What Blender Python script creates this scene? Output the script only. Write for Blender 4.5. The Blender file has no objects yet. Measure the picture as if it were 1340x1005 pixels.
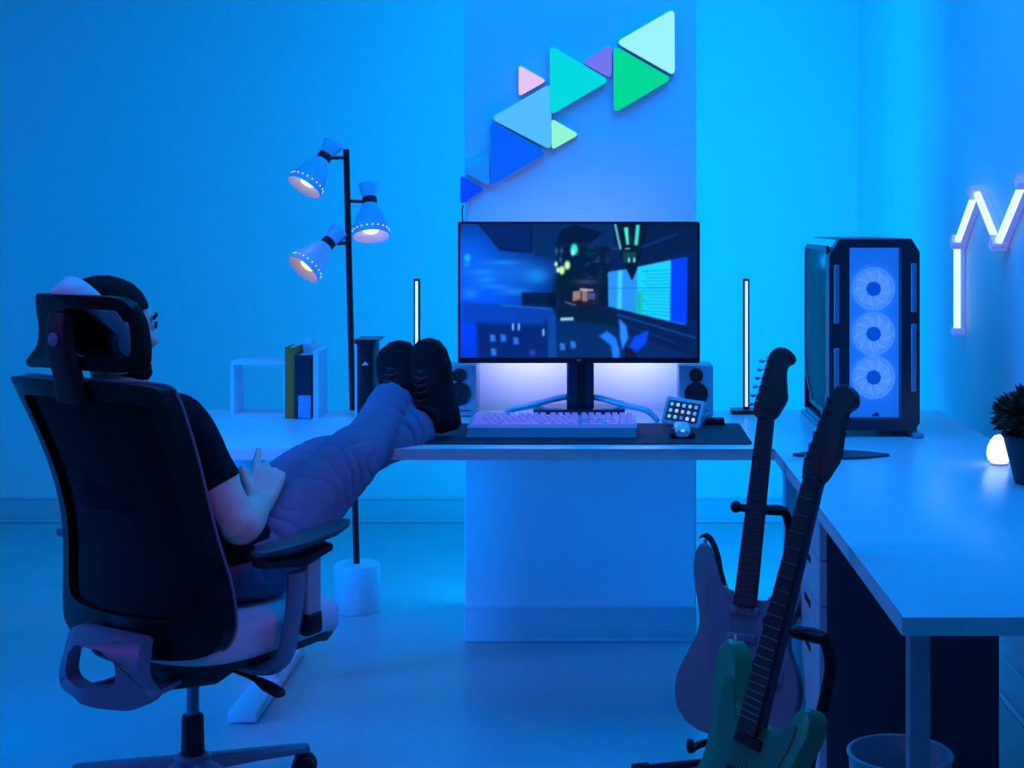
import bpy, bmesh, math, random
import numpy as np
from mathutils import Vector, Matrix, Euler, noise

random.seed(7)
C = bpy.context.scene
COL = C.collection
V = Vector
PI = math.pi

# ------------------------------------------------------------------ camera
FOC = 1915.0
cam = bpy.data.cameras.new('camera')
cam.sensor_width = 36.0
cam.lens = 36.0 * FOC / 1340.0
cam.shift_x = -121.0 / 1340.0
cam.shift_y = -212.5 / 1340.0
cam.clip_start = 0.05
camo = bpy.data.objects.new('camera', cam)
COL.objects.link(camo)
camo.location = (0, 0, 1.30)
camo.rotation_euler = (PI / 2, 0, 0)
C.camera = camo

# ------------------------------------------------------------------ world, lights, exposure
C.view_settings.view_transform = 'Standard'
C.view_settings.look = 'None'
C.view_settings.exposure = 0.0
C.view_settings.gamma = 1.0
C.view_settings.use_curve_mapping = False
w = bpy.data.worlds.new('world')
C.world = w
w.use_nodes = True
w.node_tree.nodes['Background'].inputs[0].default_value = (0.0, 0.02, 0.08, 1)
w.node_tree.nodes['Background'].inputs[1].default_value = 1.0


def area(name, loc, target, sx, sy, power, col, spread=180):
    l = bpy.data.lights.new(name, 'AREA')
    l.shape = 'RECTANGLE'
    l.size, l.size_y = sx, sy
    l.energy = power
    l.color = col
    l.spread = math.radians(spread)
    o = bpy.data.objects.new(name, l)
    COL.objects.link(o)
    o.location = loc
    d = V(target) - V(loc)
    o.rotation_euler = d.to_track_quat('-Z', 'Y').to_euler()
    return o


CYAN = (0.0, 0.34, 1.0)
# LED strips fixed to the back edges of the column, washing the far wall
area('led_strip_light', (-0.40, 5.02, 1.45), (-1.3, 6.335, 1.45), 0.05, 2.7, 14.5, CYAN)
area('led_strip_light', (0.25, 5.02, 1.45), (0.85, 6.335, 1.45), 0.05, 2.7, 25, CYAN)
# ceiling wash over the desk and over its right wing
area('ceiling_wash_light', (-0.7, 3.7, 2.80), (-0.7, 3.95, 0), 3.2, 1.0, 46, (0.0, 0.25, 1.0))
area('ceiling_wash_light', (0.70, 3.02, 2.80), (0.75, 3.0, 0), 0.5, 1.5, 26, (0.0, 0.24, 1.0))
# added low blue fill from the left, aimed at the column below the desk
area('left_fill_light', (-3.1, 2.9, 0.75), (-0.1, 4.5, 0.42), 0.7, 0.7, 12, (0.0, 0.19, 1.0), 46)
# faint blue from the rest of the room behind the camera, violet fills added at both sides to tint skin and guitars
area('room_light', (-1.2, 0.6, 2.75), (-0.8, 2.6, 0), 2.4, 1.4, 7, (0.0, 0.22, 1.0))
area('violet_fill_light', (-2.3, 2.2, 1.6), (0.2, 3.2, 0.4), 0.3, 0.3, 0.6, (0.55, 0.08, 1.0), 70)
area('violet_fill_light', (0.75, 0.7, 2.3), (-0.75, 3.25, 0.6), 0.3, 0.3, 0.30, (0.6, 0.10, 1.0), 28)
# bias lights on the back of the monitor
area('monitor_bias_light', (-0.074, 4.285, 0.905), (-0.074, 4.54, 0.885), 0.56, 0.05, 1.0, (0.40, 0.40, 1.0), 84)
area('monitor_bias_light', (-0.074, 4.285, 1.20), (-0.074, 4.54, 1.30), 0.50, 0.06, 0.35, (0.30, 0.30, 1.0), 150)

# ------------------------------------------------------------------ helpers


def lin(r, g, b):
    f = lambda c: (c / 255) / 12.92 if c / 255 <= 0.04045 else ((c / 255 + 0.055) / 1.055) ** 2.4
    return (f(r), f(g), f(b))


def mat(name, col, rough=0.5, metal=0.0, var=0.12, scale=20.0, bump=0.0, bscale=80.0, emit=None, estr=0.0,
        coat=0.0, alpha=1.0, spec=0.5, stretch=None):
    m = bpy.data.materials.new(name)
    m.use_nodes = True
    nt = m.node_tree
    N, L = nt.nodes, nt.links
    b = N['Principled BSDF']
    b.inputs['Roughness'].default_value = rough
    b.inputs['Metallic'].default_value = metal
    b.inputs['Coat Weight'].default_value = coat
    b.inputs['Specular IOR Level'].default_value = spec
    tc = N.new('ShaderNodeTexCoord')
    src = tc.outputs['Object']
    if stretch:
        mp = N.new('ShaderNodeMapping')
        mp.inputs['Scale'].default_value = stretch
        L.new(src, mp.inputs['Vector'])
        src = mp.outputs['Vector']
    no = N.new('ShaderNodeTexNoise')
    no.inputs['Scale'].default_value = scale
    no.inputs['Detail'].default_value = 4
    L.new(src, no.inputs['Vector'])
    mx = N.new('ShaderNodeMix')
    mx.data_type = 'RGBA'
    mx.inputs['A'].default_value = tuple(c * (1 - var) for c in col) + (1,)
    mx.inputs['B'].default_value = tuple(min(1, c * (1 + var)) for c in col) + (1,)
    L.new(no.outputs['Fac'], mx.inputs['Factor'])
    L.new(mx.outputs['Result'], b.inputs['Base Color'])
    if bump:
        n2 = N.new('ShaderNodeTexNoise')
        n2.inputs['Scale'].default_value = bscale
        L.new(src, n2.inputs['Vector'])
        bp = N.new('ShaderNodeBump')
        bp.inputs['Strength'].default_value = bump
        bp.inputs['Distance'].default_value = 0.003
        L.new(n2.outputs['Fac'], bp.inputs['Height'])
        L.new(bp.outputs['Normal'], b.inputs['Normal'])
    if emit:
        b.inputs['Emission Color'].default_value = tuple(emit) + (1,)
        b.inputs['Emission Strength'].default_value = estr
    if alpha < 1:
        b.inputs['Alpha'].default_value = alpha
    return m


def glow(name, col, strength, var=0.05):
    """a surface that gives off light"""
    return mat(name, (0.6, 0.6, 0.6), 0.4, emit=col, estr=strength, var=var)


def obj(name, bm, m, parent=None, smooth=True, loc=None, rot=None, angle=35, kind=None, label=None):
    bmesh.ops.recalc_face_normals(bm, faces=bm.faces[:])
    me = bpy.data.meshes.new(name)
    bm.to_mesh(me)
    bm.free()
    return mobj(name, me, m, parent, smooth, loc, rot, angle, kind, label)


def mobj(name, me, m, parent=None, smooth=True, loc=None, rot=None, angle=35, kind=None, label=None):
    if m is not None:
        me.materials.clear()
        me.materials.append(m)
    if smooth:
        me.polygons.foreach_set('use_smooth', [True] * len(me.polygons))
        try:
            me.set_sharp_from_angle(angle=math.radians(angle))
        except Exception:
            pass
    o = bpy.data.objects.new(name, me)
    COL.objects.link(o)
    if parent is not None:
        o.parent = parent
    if loc is not None:
        o.location = loc
    if rot is not None:
        o.rotation_euler = rot
    if kind:
        o['kind'] = kind
    if label:
        o['label'] = label
    return o


def tag(o, label, cat, group=None):
    o['label'] = label
    o['category'] = cat
    if group:
        o['group'] = group
    return o


def thing(name, label, cat, loc=(0, 0, 0), rotz=0.0, group=None, rot=None):
    o = bpy.data.objects.new(name, None)
    o.empty_display_size = 0.05
    COL.objects.link(o)
    o.location = loc
    o.rotation_euler = rot if rot else (0, 0, rotz)
    return tag(o, label, cat, group)


def struct(name, bm, m, parent=None, smooth=False):
    o = obj(name, bm, m, parent, smooth)
    if parent is None:
        o['kind'] = 'structure'
    return o


def BM():
    return bmesh.new()


def box(bm, c, s, bev=0.0, seg=2, M=None):
    r = bmesh.ops.create_cube(bm, size=1.0)
    vs = r['verts']
    for v in vs:
        v.co = V((c[0] + v.co.x * s[0], c[1] + v.co.y * s[1], c[2] + v.co.z * s[2]))
    if M is not None:
        for v in vs:
            v.co = M @ v.co
    if bev > 0:
        es = list({e for v in vs for e in v.link_edges})
        bmesh.ops.bevel(bm, geom=es, offset=bev, segments=seg, profile=0.5, affect='EDGES')
    return bm


def bbox(x0, x1, y0, y1, z0, z1, bev=0.0, seg=2, bm=None):
    return box(bm if bm is not None else BM(), ((x0 + x1) / 2, (y0 + y1) / 2, (z0 + z1) / 2), (x1 - x0, y1 - y0, z1 - z0), bev, seg)


def rings(bm, rs, closed=False, cap=True):
    """skin a list of point rings"""
    vr = [[bm.verts.new(p) for p in r] for r in rs]
    n = len(vr[0])
    m = len(vr)
    for i in range(m if closed else m - 1):
        a, b = vr[i], vr[(i + 1) % m]
        for j in range(n):
            k = (j + 1) % n
            bm.faces.new((a[j], a[k], b[k], b[j]))
    if cap and not closed:
        bm.faces.new(list(reversed(vr[0])))
        bm.faces.new(vr[-1])
    return bm


def frames(pts, closed=False):
    T = []
    n = len(pts)
    for i in range(n):
        if closed:
            d = pts[(i + 1) % n] - pts[i - 1]
        else:
            d = pts[min(i + 1, n - 1)] - pts[max(i - 1, 0)]
        T.append(d.normalized())
    up = V((0, 0, 1)) if abs(T[0].z) < 0.9 else V((0, 1, 0))
    a = (up - T[0] * up.dot(T[0])).normalized()
    out = []
    for t in T:
        a = (a - t * a.dot(t)).normalized()
        out.append((a, t.cross(a).normalized()))
    return out


def tube(bm, pts, rad, n=10, closed=False, flat=1.0, cap=True):
    pts = [V(p) for p in pts]
    if not isinstance(rad, (list, tuple)):
        rad = [rad] * len(pts)
    fr = frames(pts, closed)
    rs = []
    for p, r, (a, b) in zip(pts, rad, fr):
        rs.append([p + a * (r * flat * math.cos(2 * PI * j / n)) + b * (r * math.sin(2 * PI * j / n)) for j in range(n)])
    return rings(bm, rs, closed, cap)


def loft(bm, rs, n=20, power=1.0):
    """elliptic rings: (centre, a vector, b vector)"""
    out = []
    for c, a, b in rs:
        c, a, b = V(c), V(a), V(b)
        ring = []
        for j in range(n):
            t = 2 * PI * j / n
            ct, st = math.cos(t), math.sin(t)
            cc = math.copysign(abs(ct) ** power, ct)
            ss = math.copysign(abs(st) ** power, st)
            ring.append(c + a * cc + b * ss)
        out.append(ring)
    return rings(bm, out)


def lathe(bm, prof, n=28, M=None, cap=True):
    M = M or Matrix()
    rs = [[M @ V((r * math.cos(2 * PI * j / n), r * math.sin(2 * PI * j / n), z)) for j in range(n)] for r, z in prof]
    return rings(bm, rs, cap=cap)


def spline(pts, k=6, closed=False):
    """Catmull-Rom"""
    pts = [V(p) for p in pts]
    n = len(pts)
    out = []
    for i in range(n if closed else n - 1):
        if closed:
            p0, p1, p2, p3 = pts[i - 1], pts[i], pts[(i + 1) % n], pts[(i + 2) % n]
        else:
            p0, p1, p2, p3 = pts[max(i - 1, 0)], pts[i], pts[i + 1], pts[min(i + 2, n - 1)]
        for j in range(k):
            t = j / k
            out.append(0.5 * ((2 * p1) + (p2 - p0) * t + (2 * p0 - 5 * p1 + 4 * p2 - p3) * t * t + (3 * p1 - 3 * p2 + p3 - p0) * t ** 3))
    if not closed:
        out.append(pts[-1])
    return out


def prism(bm, outline, y0, y1, bev=0.0, seg=2, M=None):
    """outline of (x, z) points extruded along y"""
    a = [bm.verts.new((p[0], y0, p[1])) for p in outline]
    b = [bm.verts.new((p[0], y1, p[1])) for p in outline]
    n = len(a)
    f0 = bm.faces.new(a)
    f1 = bm.faces.new(list(reversed(b)))
    for j in range(n):
        k = (j + 1) % n
        bm.faces.new((a[k], a[j], b[j], b[k]))
    if bev:
        es = list(f0.edges) + list(f1.edges)
        bmesh.ops.bevel(bm, geom=es, offset=bev, segments=seg, profile=0.5, affect='EDGES')
    if M is not None:
        for v in bm.verts:
            v.co = M @ v.co
    return bm


def rrect(x0, x1, z0, z1, r, k=5):
    out = []
    for cx, cz, a0 in ((x1 - r, z1 - r, 0), (x0 + r, z1 - r, 90), (x0 + r, z0 + r, 180), (x1 - r, z0 + r, 270)):
        for i in range(k + 1):
            a = math.radians(a0 + 90 * i / k)
            out.append((cx + r * math.cos(a), cz + r * math.sin(a)))
    return out


def rpoly(pts, r, k=4):
    """round the corners of a 2-D polygon"""
    out = []
    n = len(pts)
    for i in range(n):
        p, a, b = V(pts[i]), V(pts[i - 1]), V(pts[(i + 1) % n])
        da, db = (a - p).normalized(), (b - p).normalized()
        s, e = p + da * r, p + db * r
        for j in range(k + 1):
            t = j / k
            out.append(tuple((1 - t) ** 2 * s + 2 * t * (1 - t) * p + t * t * e))
    return out


def ring_frame(bm, outer, inner, f0, f1):
    """closed band between two outlines; f0/f1 map (x, z) to the two faces"""
    rs = []
    for o_, i_ in zip(outer, inner):
        rs.append([f0(*o_), f1(*o_), f1(*i_), f0(*i_)])
    return rings(bm, rs, closed=True)


def sphere(bm, c, r, u=16, v=12, M=None):
    res = bmesh.ops.create_uvsphere(bm, u_segments=u, v_segments=v, radius=1.0)
    if not hasattr(r, '__len__'):
        r = (r, r, r)
    for x in res['verts']:
        p = V((x.co.x * r[0], x.co.y * r[1], x.co.z * r[2]))
        x.co = (M @ p if M is not None else p) + V(c)
    return bm


def remesh(bm, voxel, smooth=4, factor=0.5):
    me = bpy.data.meshes.new('temporary')
    bm.to_mesh(me)
    bm.free()
    o = bpy.data.objects.new('temporary', me)
    COL.objects.link(o)
    md = o.modifiers.new('r', 'REMESH')
    md.mode = 'VOXEL'
    md.voxel_size = voxel
    if smooth:
        s = o.modifiers.new('s', 'SMOOTH')
        s.iterations = smooth
        s.factor = factor
    dg = bpy.context.evaluated_depsgraph_get()
    out = bpy.data.meshes.new_from_object(o.evaluated_get(dg))
    bpy.data.objects.remove(o)
    bpy.data.meshes.remove(me)
    return out


# ------------------------------------------------------------------ materials
M_wall = mat('wall_paint', (0.80, 0.80, 0.80), 0.55, var=0.03, scale=3, bump=0.05, bscale=200)
M_pillar = mat('column_paint', (0.80, 0.80, 0.80), 0.5, var=0.03, scale=3, bump=0.05, bscale=200)
M_base = mat('baseboard_vinyl', (0.62, 0.64, 0.66), 0.35, var=0.04)
M_floor = mat('polished_concrete', (0.52, 0.53, 0.54), 0.22, var=0.16, scale=2.2, bump=0.04, bscale=30)
M_ceil = mat('ceiling_paint', (0.6, 0.6, 0.6), 0.8, var=0.03)
M_desk = mat('white_laminate', (0.78, 0.79, 0.80), 0.28, var=0.03, scale=6)
M_white = mat('white_plastic', (0.75, 0.75, 0.76), 0.35, var=0.03)
M_black = mat('black_plastic', (0.008, 0.008, 0.010), 0.5, spec=0.3, var=0.2)
M_blackm = mat('black_metal', (0.02, 0.02, 0.024), 0.35, metal=0.3, var=0.15)
M_grey = mat('grey_plastic', (0.34, 0.35, 0.38), 0.4, var=0.06)
M_alu = mat('brushed_aluminium', (0.62, 0.64, 0.68), 0.3, metal=0.8, var=0.06, scale=40)
M_mesh = mat('black_mesh_fabric', (0.006, 0.006, 0.010), 0.8, var=0.4, scale=400, bump=0.3, bscale=900)
M_skin = mat('skin', (0.70, 0.46, 0.38), 0.5, var=0.06, scale=30, bump=0.05, bscale=300)
M_hair = mat('black_hair', (0.004, 0.003, 0.003), 0.8, spec=0.15, var=0.4, scale=150, bump=0.5, bscale=400)
M_shirt = mat('black_cotton', (0.006, 0.006, 0.009), 0.9, spec=0.15, var=0.2, scale=60, bump=0.2, bscale=500)
M_denim = mat('blue_denim', (0.17, 0.135, 0.24), 0.8, var=0.16, scale=18, bump=0.25, bscale=500)
M_shoe = mat('black_suede', (0.006, 0.006, 0.008), 0.85, spec=0.15, var=0.3, scale=80, bump=0.2, bscale=300)
M_sole = mat('black_rubber', (0.010, 0.010, 0.012), 0.7, spec=0.25, var=0.2)
M_mat = mat('dark_desk_pad', (0.022, 0.022, 0.035), 0.7, var=0.15, scale=100)

# ------------------------------------------------------------------ room shell
XL, XR, YB, YF, ZC = -3.3, 1.10, 6.335, -1.5, 2.95
struct('floor', bbox(XL, XR, YF, YB, -0.1, 0), M_floor)
struct('ceiling', bbox(XL, XR, YF, YB, ZC, ZC + 0.1), M_ceil)
struct('wall_back', bbox(XL - 0.1, XR + 0.1, YB, YB + 0.1, 0, ZC), M_wall)
struct('wall_right', bbox(XR, XR + 0.1, YF, YB, 0, ZC), M_wall)
struct('wall_left', bbox(XL - 0.1, XL, YF, YB, 0, ZC), M_wall)
struct('wall_front', bbox(XL - 0.1, XR + 0.1, YF - 0.1, YF, 0, ZC), M_wall)
PX0, PX1, PY0, PY1 = -0.434, 0.285, 4.543, 4.99
struct('wall_column', bbox(PX0, PX1, PY0, PY1, 0, ZC, 0.004), M_pillar)


def baseboard(name, x0, x1, y0, y1, axis):
    bm = BM()
    bbox(x0, x1, y0, y1, 0, 0.108, 0.004, 2, bm)
    if axis == 'x':   # runs along x, shows its -y face: shoe moulding and a lip
        bbox(x0, x1, y0 - 0.012, y0 + 0.001, 0, 0.014, 0.005, 2, bm)
        bbox(x0, x1, y0 - 0.004, y0 + 0.001, 0.098, 0.108, 0.002, 2, bm)
    else:
        bbox(x0 - 0.012, x0 + 0.001, y0, y1, 0, 0.014, 0.005, 2, bm)
        bbox(x0 - 0.004, x0 + 0.001, y0, y1, 0.098, 0.108, 0.002, 2, bm)
    struct(name, bm, M_base, smooth=True)


baseboard('baseboard_back', XL, XR, YB - 0.012, YB, 'x')
baseboard('baseboard_right', XR - 0.012, XR, YF, YB - 0.02, 'y')
baseboard('baseboard_column', PX0, PX1, PY0 - 0.010, PY0, 'x')

# ------------------------------------------------------------------ L-shaped desk
ZD = 0.73
desk = thing('corner_desk', 'white L-shaped corner desk with slim laminate top and metal legs', 'desk', (-0.2, 4.0, 0))


def local(bm, o):
    bmesh.ops.translate(bm, verts=bm.verts[:], vec=-V(o))
    return bm


D0 = (-0.2, 4.0, 0)
X0, XI, X1 = -1.40, 0.4286, 1.015
Y0, YI, Y1 = 2.11, 3.67, 4.42
top = [(X0, YI), (XI, YI), (XI, Y0), (X1, Y0), (X1, Y1), (X0, Y1)]
bm = BM()
a = [bm.verts.new((x, y, ZD)) for x, y in top]
b = [bm.verts.new((x, y, ZD - 0.028)) for x, y in top]
bm.faces.new(a)
bm.faces.new(list(reversed(b)))
for j in range(6):
    k = (j + 1) % 6
    bm.faces.new((a[k], a[j], b[j], b[k]))
bmesh.ops.bevel(bm, geom=bm.edges[:], offset=0.0025, segments=2, profile=0.5, affect='EDGES')
obj('tabletop', local(bm, D0), M_desk, desk)
for x in (-0.9365, 0.53):
    bm = BM()
    bbox(x - 0.0375, x + 0.0375, 3.783, 4.40, 0.004, 0.034, 0.004, 2, bm)
    o = obj('foot', local(bm, D0), M_white, desk)
    bm = BM()
    bbox(x - 0.028, x + 0.028, 4.06, 4.13, 0.034, 0.66, 0.003, 2, bm)
    obj('leg', local(bm, D0), M_white, desk)
    bm = BM()
    bbox(x - 0.03, x + 0.03, 3.78, 4.38, 0.66, 0.702, 0.003, 2, bm)
    obj('support_bar', local(bm, D0), M_white, desk)
for x in (0.482, 0.965):
    bm = BM()
    bbox(x - 0.016, x + 0.016, 2.235, 2.267, 0.0, 0.702, 0.003, 2, bm)
    obj('leg', local(bm, D0), M_grey, desk)
bm = BM()
bbox(-0.90, 0.50, 4.07, 4.11, 0.665, 0.70, 0.003, 2, bm)
obj('crossbar', local(bm, D0), M_white, desk)

# drawer unit under the wing, drawers opening to the left
dr = thing('drawer_unit', 'white drawer unit with slot pulls under the right wing of the desk', 'drawers', (0.635, 3.21, 0))
DU = (0.635, 3.21, 0)
bx0, bx1, by0, by1 = 0.462, 0.818, 3.03, 3.39
M_drawer = mat('white_lacquer', (0.70, 0.71, 0.73), 0.35, var=0.03)
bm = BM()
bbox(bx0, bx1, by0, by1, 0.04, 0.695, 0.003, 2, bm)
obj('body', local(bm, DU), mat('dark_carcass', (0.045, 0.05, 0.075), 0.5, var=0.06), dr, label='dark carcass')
for x in (bx0 + 0.03, bx1 - 0.03):
    for y in (by0 + 0.03, by1 - 0.03):
        bm = BM()
        bbox(x - 0.02, x + 0.02, y - 0.02, y + 0.02, 0, 0.04, 0.002, 1, bm)
        obj('foot', local(bm, DU), M_drawer, dr)
zt = 0.690
for i, h in enumerate((0.092, 0.092, 0.092, 0.17, 0.17)):
    z1 = zt
    z0 = zt - h
    zt = z0 - 0.004
    # plain front; a black bar stands in for the shaded pull slot
    yc = (by0 + by1) / 2
    out = [(by0 + 0.004, z0), (by1 - 0.004, z0), (by1 - 0.004, z1), (by0 + 0.004, z1)]
    bm = BM()
    Mx = Matrix(((0, 1, 0, 0), (1, 0, 0, 0), (0, 0, 1, 0), (0, 0, 0, 1)))
    prism(bm, out, bx0 - 0.016, bx0 - 0.001, 0, M=Mx)
    d = obj('drawer', local(bm, DU), M_drawer, dr, smooth=False)
    bm = BM()
    bbox(bx0 - 0.0172, bx0 - 0.0150, yc - 0.045, yc + 0.045, z1 - 0.034, z1 - 0.020, 0, 1, bm)
    obj('slot_shade_bar', local(bm, DU), M_black, d, smooth=False)

# waste bin
wb = thing('waste_bin', 'round open waste bin standing under the near end of the right desk wing', 'bin', (0.535, 2.65, 0))
M_bin = mat('bin_plastic', (0.55, 0.56, 0.6), 0.4, var=0.05)
bm = BM()
lathe(bm, [(0.072, 0.0), (0.076, 0.0), (0.092, 0.335), (0.0885, 0.335), (0.073, 0.006), (0.0, 0.006)], 32, cap=False)
obj('shell', bm, M_bin, wb)
bm = BM()
ps = [V((0.092 * math.cos(t * PI / 18), 0.092 * math.sin(t * PI / 18), 0.337)) for t in range(36)]
tube(bm, ps, 0.004, 8, closed=True)
obj('rim', bm, M_bin, wb)

# ------------------------------------------------------------------ triangular light panels
SC = 4.53 / FOC


def pt(cx, cy):  # crop position on the column face in metres
    px, py = 590 + cx * 0.2787, cy * 0.2787
    return ((px - 791) * SC, 1.30 - (py - 290) * SC)


tris = [
    ('large white-aqua triangular light panel at the top of the cluster on the column', (770, 202, 1050, 40, 1052, 362), (160, 250, 250), 0.030),
    ('large green triangular light panel below the white-aqua one on the column', (762, 212, 1040, 372, 764, 536), (0, 222, 128), 0.030),
    ('violet triangular light panel partly behind the teal one on the column', (612, 292, 756, 204, 756, 372), (118, 112, 232), 0.014),
    ('large teal triangular light panel pointing right on the column', (464, 212, 748, 380, 466, 546), (0, 222, 218), 0.030),
    ('small pink triangular light panel above the pale blue one on the column', (318, 304, 452, 380, 318, 456), (236, 200, 242), 0.022),
    ('large pale blue triangular light panel touching the royal blue one on the column', (182, 556, 472, 390, 474, 708), (84, 192, 250), 0.022),
    ('small mint green triangular light panel pointing right on the column', (472, 556, 604, 632, 474, 706), (150, 255, 200), 0.022),
    ('large royal blue triangular light panel at the lower half of the cluster', (186, 562, 456, 718, 188, 878), (0, 88, 255), 0.030),
    ('small sky blue triangular light panel left of the royal blue one', (52, 802, 182, 728, 182, 874), (20, 130, 246), 0.018),
    ('small deep blue triangular light panel at the bottom left end of cluster', (44, 820, 164, 888, 44, 962), (0, 56, 255), 0.018),
]
for lab, c, rgb, dep in tris:
    q = [pt(c[0], c[1]), pt(c[2], c[3]), pt(c[4], c[5])]
    cx = sum(p[0] for p in q) / 3
    cz = sum(p[1] for p in q) / 3
    q = [(p[0] - cx, p[1] - cz) for p in q]
    size = max(abs(p[0]) for p in q)
    t = thing('triangle_light_panel', lab, 'light panel', (cx, PY0, cz), 0, 'triangular light panels on the column')
    r = 0.022 if size > 0.06 else 0.014
    bm = BM()
    prism(bm, rpoly(q, r), -dep + 0.003, -0.0005, 0.001, 1)
    obj('back_shell', bm, M_white, t)
    q2 = [(p[0] * 0.985, p[1] * 0.985) for p in q]
    bm = BM()
    prism(bm, rpoly(q2, r), -dep, -dep + 0.004, 0.0008, 1)
    m = mat('lit_panel', (0.06, 0.06, 0.06), 0.4, emit=lin(*rgb), estr=0.92)
    obj('diffuser', bm, m, t)
bm = BM()
tube(bm, spline([(-0.438, PY0 - 0.012, 1.352), (-0.4405, PY0 - 0.010, 1.33), (-0.4395, PY0 - 0.006, 1.29), (-0.437, PY0 - 0.006, 1.12), (-0.437, PY0 - 0.006, 0.75)], 5), 0.0025, 6)
o = obj('power_cord', bm, M_black)
tag(o, 'thin black power cord hanging from the lowest blue light panel', 'cord')

# ------------------------------------------------------------------ zigzag light on the right wall
M_tube = glow('lit_tube', (0.45, 0.78, 1.0), 1.7)
M_tubeend = mat('frosted_plastic', (0.6, 0.62, 0.75), 0.35, emit=(0.25, 0.25, 0.9), estr=0.35)
XW = XR - 0.025
zz = [(4.466, 0.957), (4.466, 1.235), (4.236, 1.389), (4.005, 1.238), (3.750, 1.408), (3.52, 1.26)]
labs = ['upright glowing tube at the low end of the zigzag wall light',
        'glowing tube rising from the upright tube of the zigzag wall light',
        'glowing tube falling from the first peak of the zigzag wall light',
        'glowing tube rising to the second peak of the zigzag wall light',
        'glowing tube beyond the second peak of the zigzag wall light']
for i in range(5):
    (ya, za), (yb, zb) = zz[i], zz[i + 1]
    if i == 4:
        continue
    p, q = V((0, ya, za)), V((0, yb, zb))
    L = (q - p).length
    t = thing('light_tube', labs[i], 'wall light', (XW, ya, za), 0, 'glowing tubes of the zigzag wall light')
    d = (q - p).normalized()
    bm = BM()
    tube(bm, [d * 0.018, d * (L - 0.018)], 0.0095, 12)
    obj('lit_tube', bm, M_tube, t)
    bm = BM()
    side = V((0, -d.z, d.y))
    Mb = Matrix((((1, 0, 0, 0.016)), (0, d.y, side.y, 0), (0, d.z, side.z, 0), (0, 0, 0, 1)))
    box(bm, (0, L / 2, 0), (0.012, L - 0.02, 0.022), 0.003, 2, Mb)
    obj('back_channel', bm, M_tubeend, t)
    for e in (0.004, L - 0.012):
        bm = BM()
        Mb2 = Matrix((((1, 0, 0, 0)), (0, d.y, side.y, d.y * e), (0, d.z, side.z, d.z * e), (0, 0, 0, 1)))
        box(bm, (0.003, 0.004, 0), (0.036, 0.022, 0.029), 0.004, 2, Mb2)
        obj('end_cap', bm, M_tubeend, t)

# ------------------------------------------------------------------ desk pad, monitor, keyboard
bm = BM()
prism(bm, rpoly([(-0.470, -0.185), (0.378, -0.185), (0.378, 0.185), (-0.470, 0.185)], 0.012), 0, 0.004, 0.001, 1,
      M=Matrix(((1, 0, 0, 0), (0, 0, 1, 0), (0, 1, 0, 0), (0, 0, 0, 1))))
o = obj('desk_pad', bm, M_mat, loc=(0, 3.925, ZD))
tag(o, 'wide dark desk pad lying on the white desk under the keyboard', 'desk pad')
ZP = ZD + 0.004

MX, MY = -0.0738, 4.22
mon = thing('monitor', 'large black monitor showing a dark blue game scene on the desk', 'monitor', (MX, 4.30, ZD))
mz0, mz1, mhw = 0.892 - ZD, 1.300 - ZD, 0.349
mdy = MY - 4.30
bm = BM()
box(bm, (0, mdy + 0.02, (mz0 + mz1) / 2), (2 * mhw, 0.03, mz1 - mz0), 0.004, 2)
box(bm, (0, mdy + 0.045, (mz0 + mz1) / 2 - 0.02), (0.42, 0.03, 0.26), 0.012, 3)
obj('housing', bm, M_black, mon)
bm = BM()
fo, fi = rrect(-mhw, mhw, mz0, mz1, 0.004, 2), rrect(-mhw + 0.0066, mhw - 0.0066, mz0 + 0.0155, mz1 - 0.0066, 0.001, 2)
ring_frame(bm, fo, fi, lambda x, z: V((x, mdy, z)), lambda x, z: V((x, mdy + 0.006, z)))
bez = obj('bezel', bm, M_black, mon, smooth=False)
# small mark on the bezel: two uprights under an arch
bm = BM()
for dx in (-0.0045, -0.0015, 0.0015):
    box(bm, (dx, mdy - 0.0004, mz0 + 0.0075), (0.0013, 0.0006, 0.005))
box(bm, (-0.0015, mdy - 0.0004, mz0 + 0.0103), (0.0072, 0.0006, 0.0012))
box(bm, (0.0042, mdy - 0.0004, mz0 + 0.0080), (0.0013, 0.0006, 0.006))
obj('maker_mark', bm, M_grey, bez, smooth=False)

# the picture on the screen: painted vertex colours on a fine grid, in fractions of the screen
SW, SH = 340, 192
gx, gy = np.meshgrid(np.linspace(48, 1272, SW), np.linspace(50, 742, SH))
img = np.zeros((SH, SW, 3))


def soft(d, w_):
    return np.clip(0.5 - d / w_, 0, 1)


def poly(pts, rgb, w_=6.0, op=1.0):
    P = np.array(pts, float)
    inside = np.zeros(gx.shape, bool)
    dist = np.full(gx.shape, 1e9)
    for i in range(len(P)):
        (x1, y1), (x2, y2) = P[i - 1], P[i]
        c = ((y1 > gy) != (y2 > gy))
        with np.errstate(divide='ignore', invalid='ignore'):
            inside ^= c & (gx < (x2 - x1) * (gy - y1) / (y2 - y1 + 1e-9) + x1)
        dx, dy = x2 - x1, y2 - y1
        t = np.clip(((gx - x1) * dx + (gy - y1) * dy) / (dx * dx + dy * dy + 1e-9), 0, 1)
        dist = np.minimum(dist, np.hypot(gx - x1 - t * dx, gy - y1 - t * dy))
    a = soft(np.where(inside, -dist, dist), w_) * op
    img[:] = img * (1 - a[..., None]) + np.array(rgb, float) * a[..., None]


def blob(cx, cy, rx, ry, rgb, op=1.0, p=1.0):
    a = op * np.exp(-(((gx - cx) / rx) ** 2 + ((gy - cy) / ry) ** 2) ** p)
    img[:] = img * (1 - a[..., None]) + np.array(rgb, float) * a[..., None]


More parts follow.
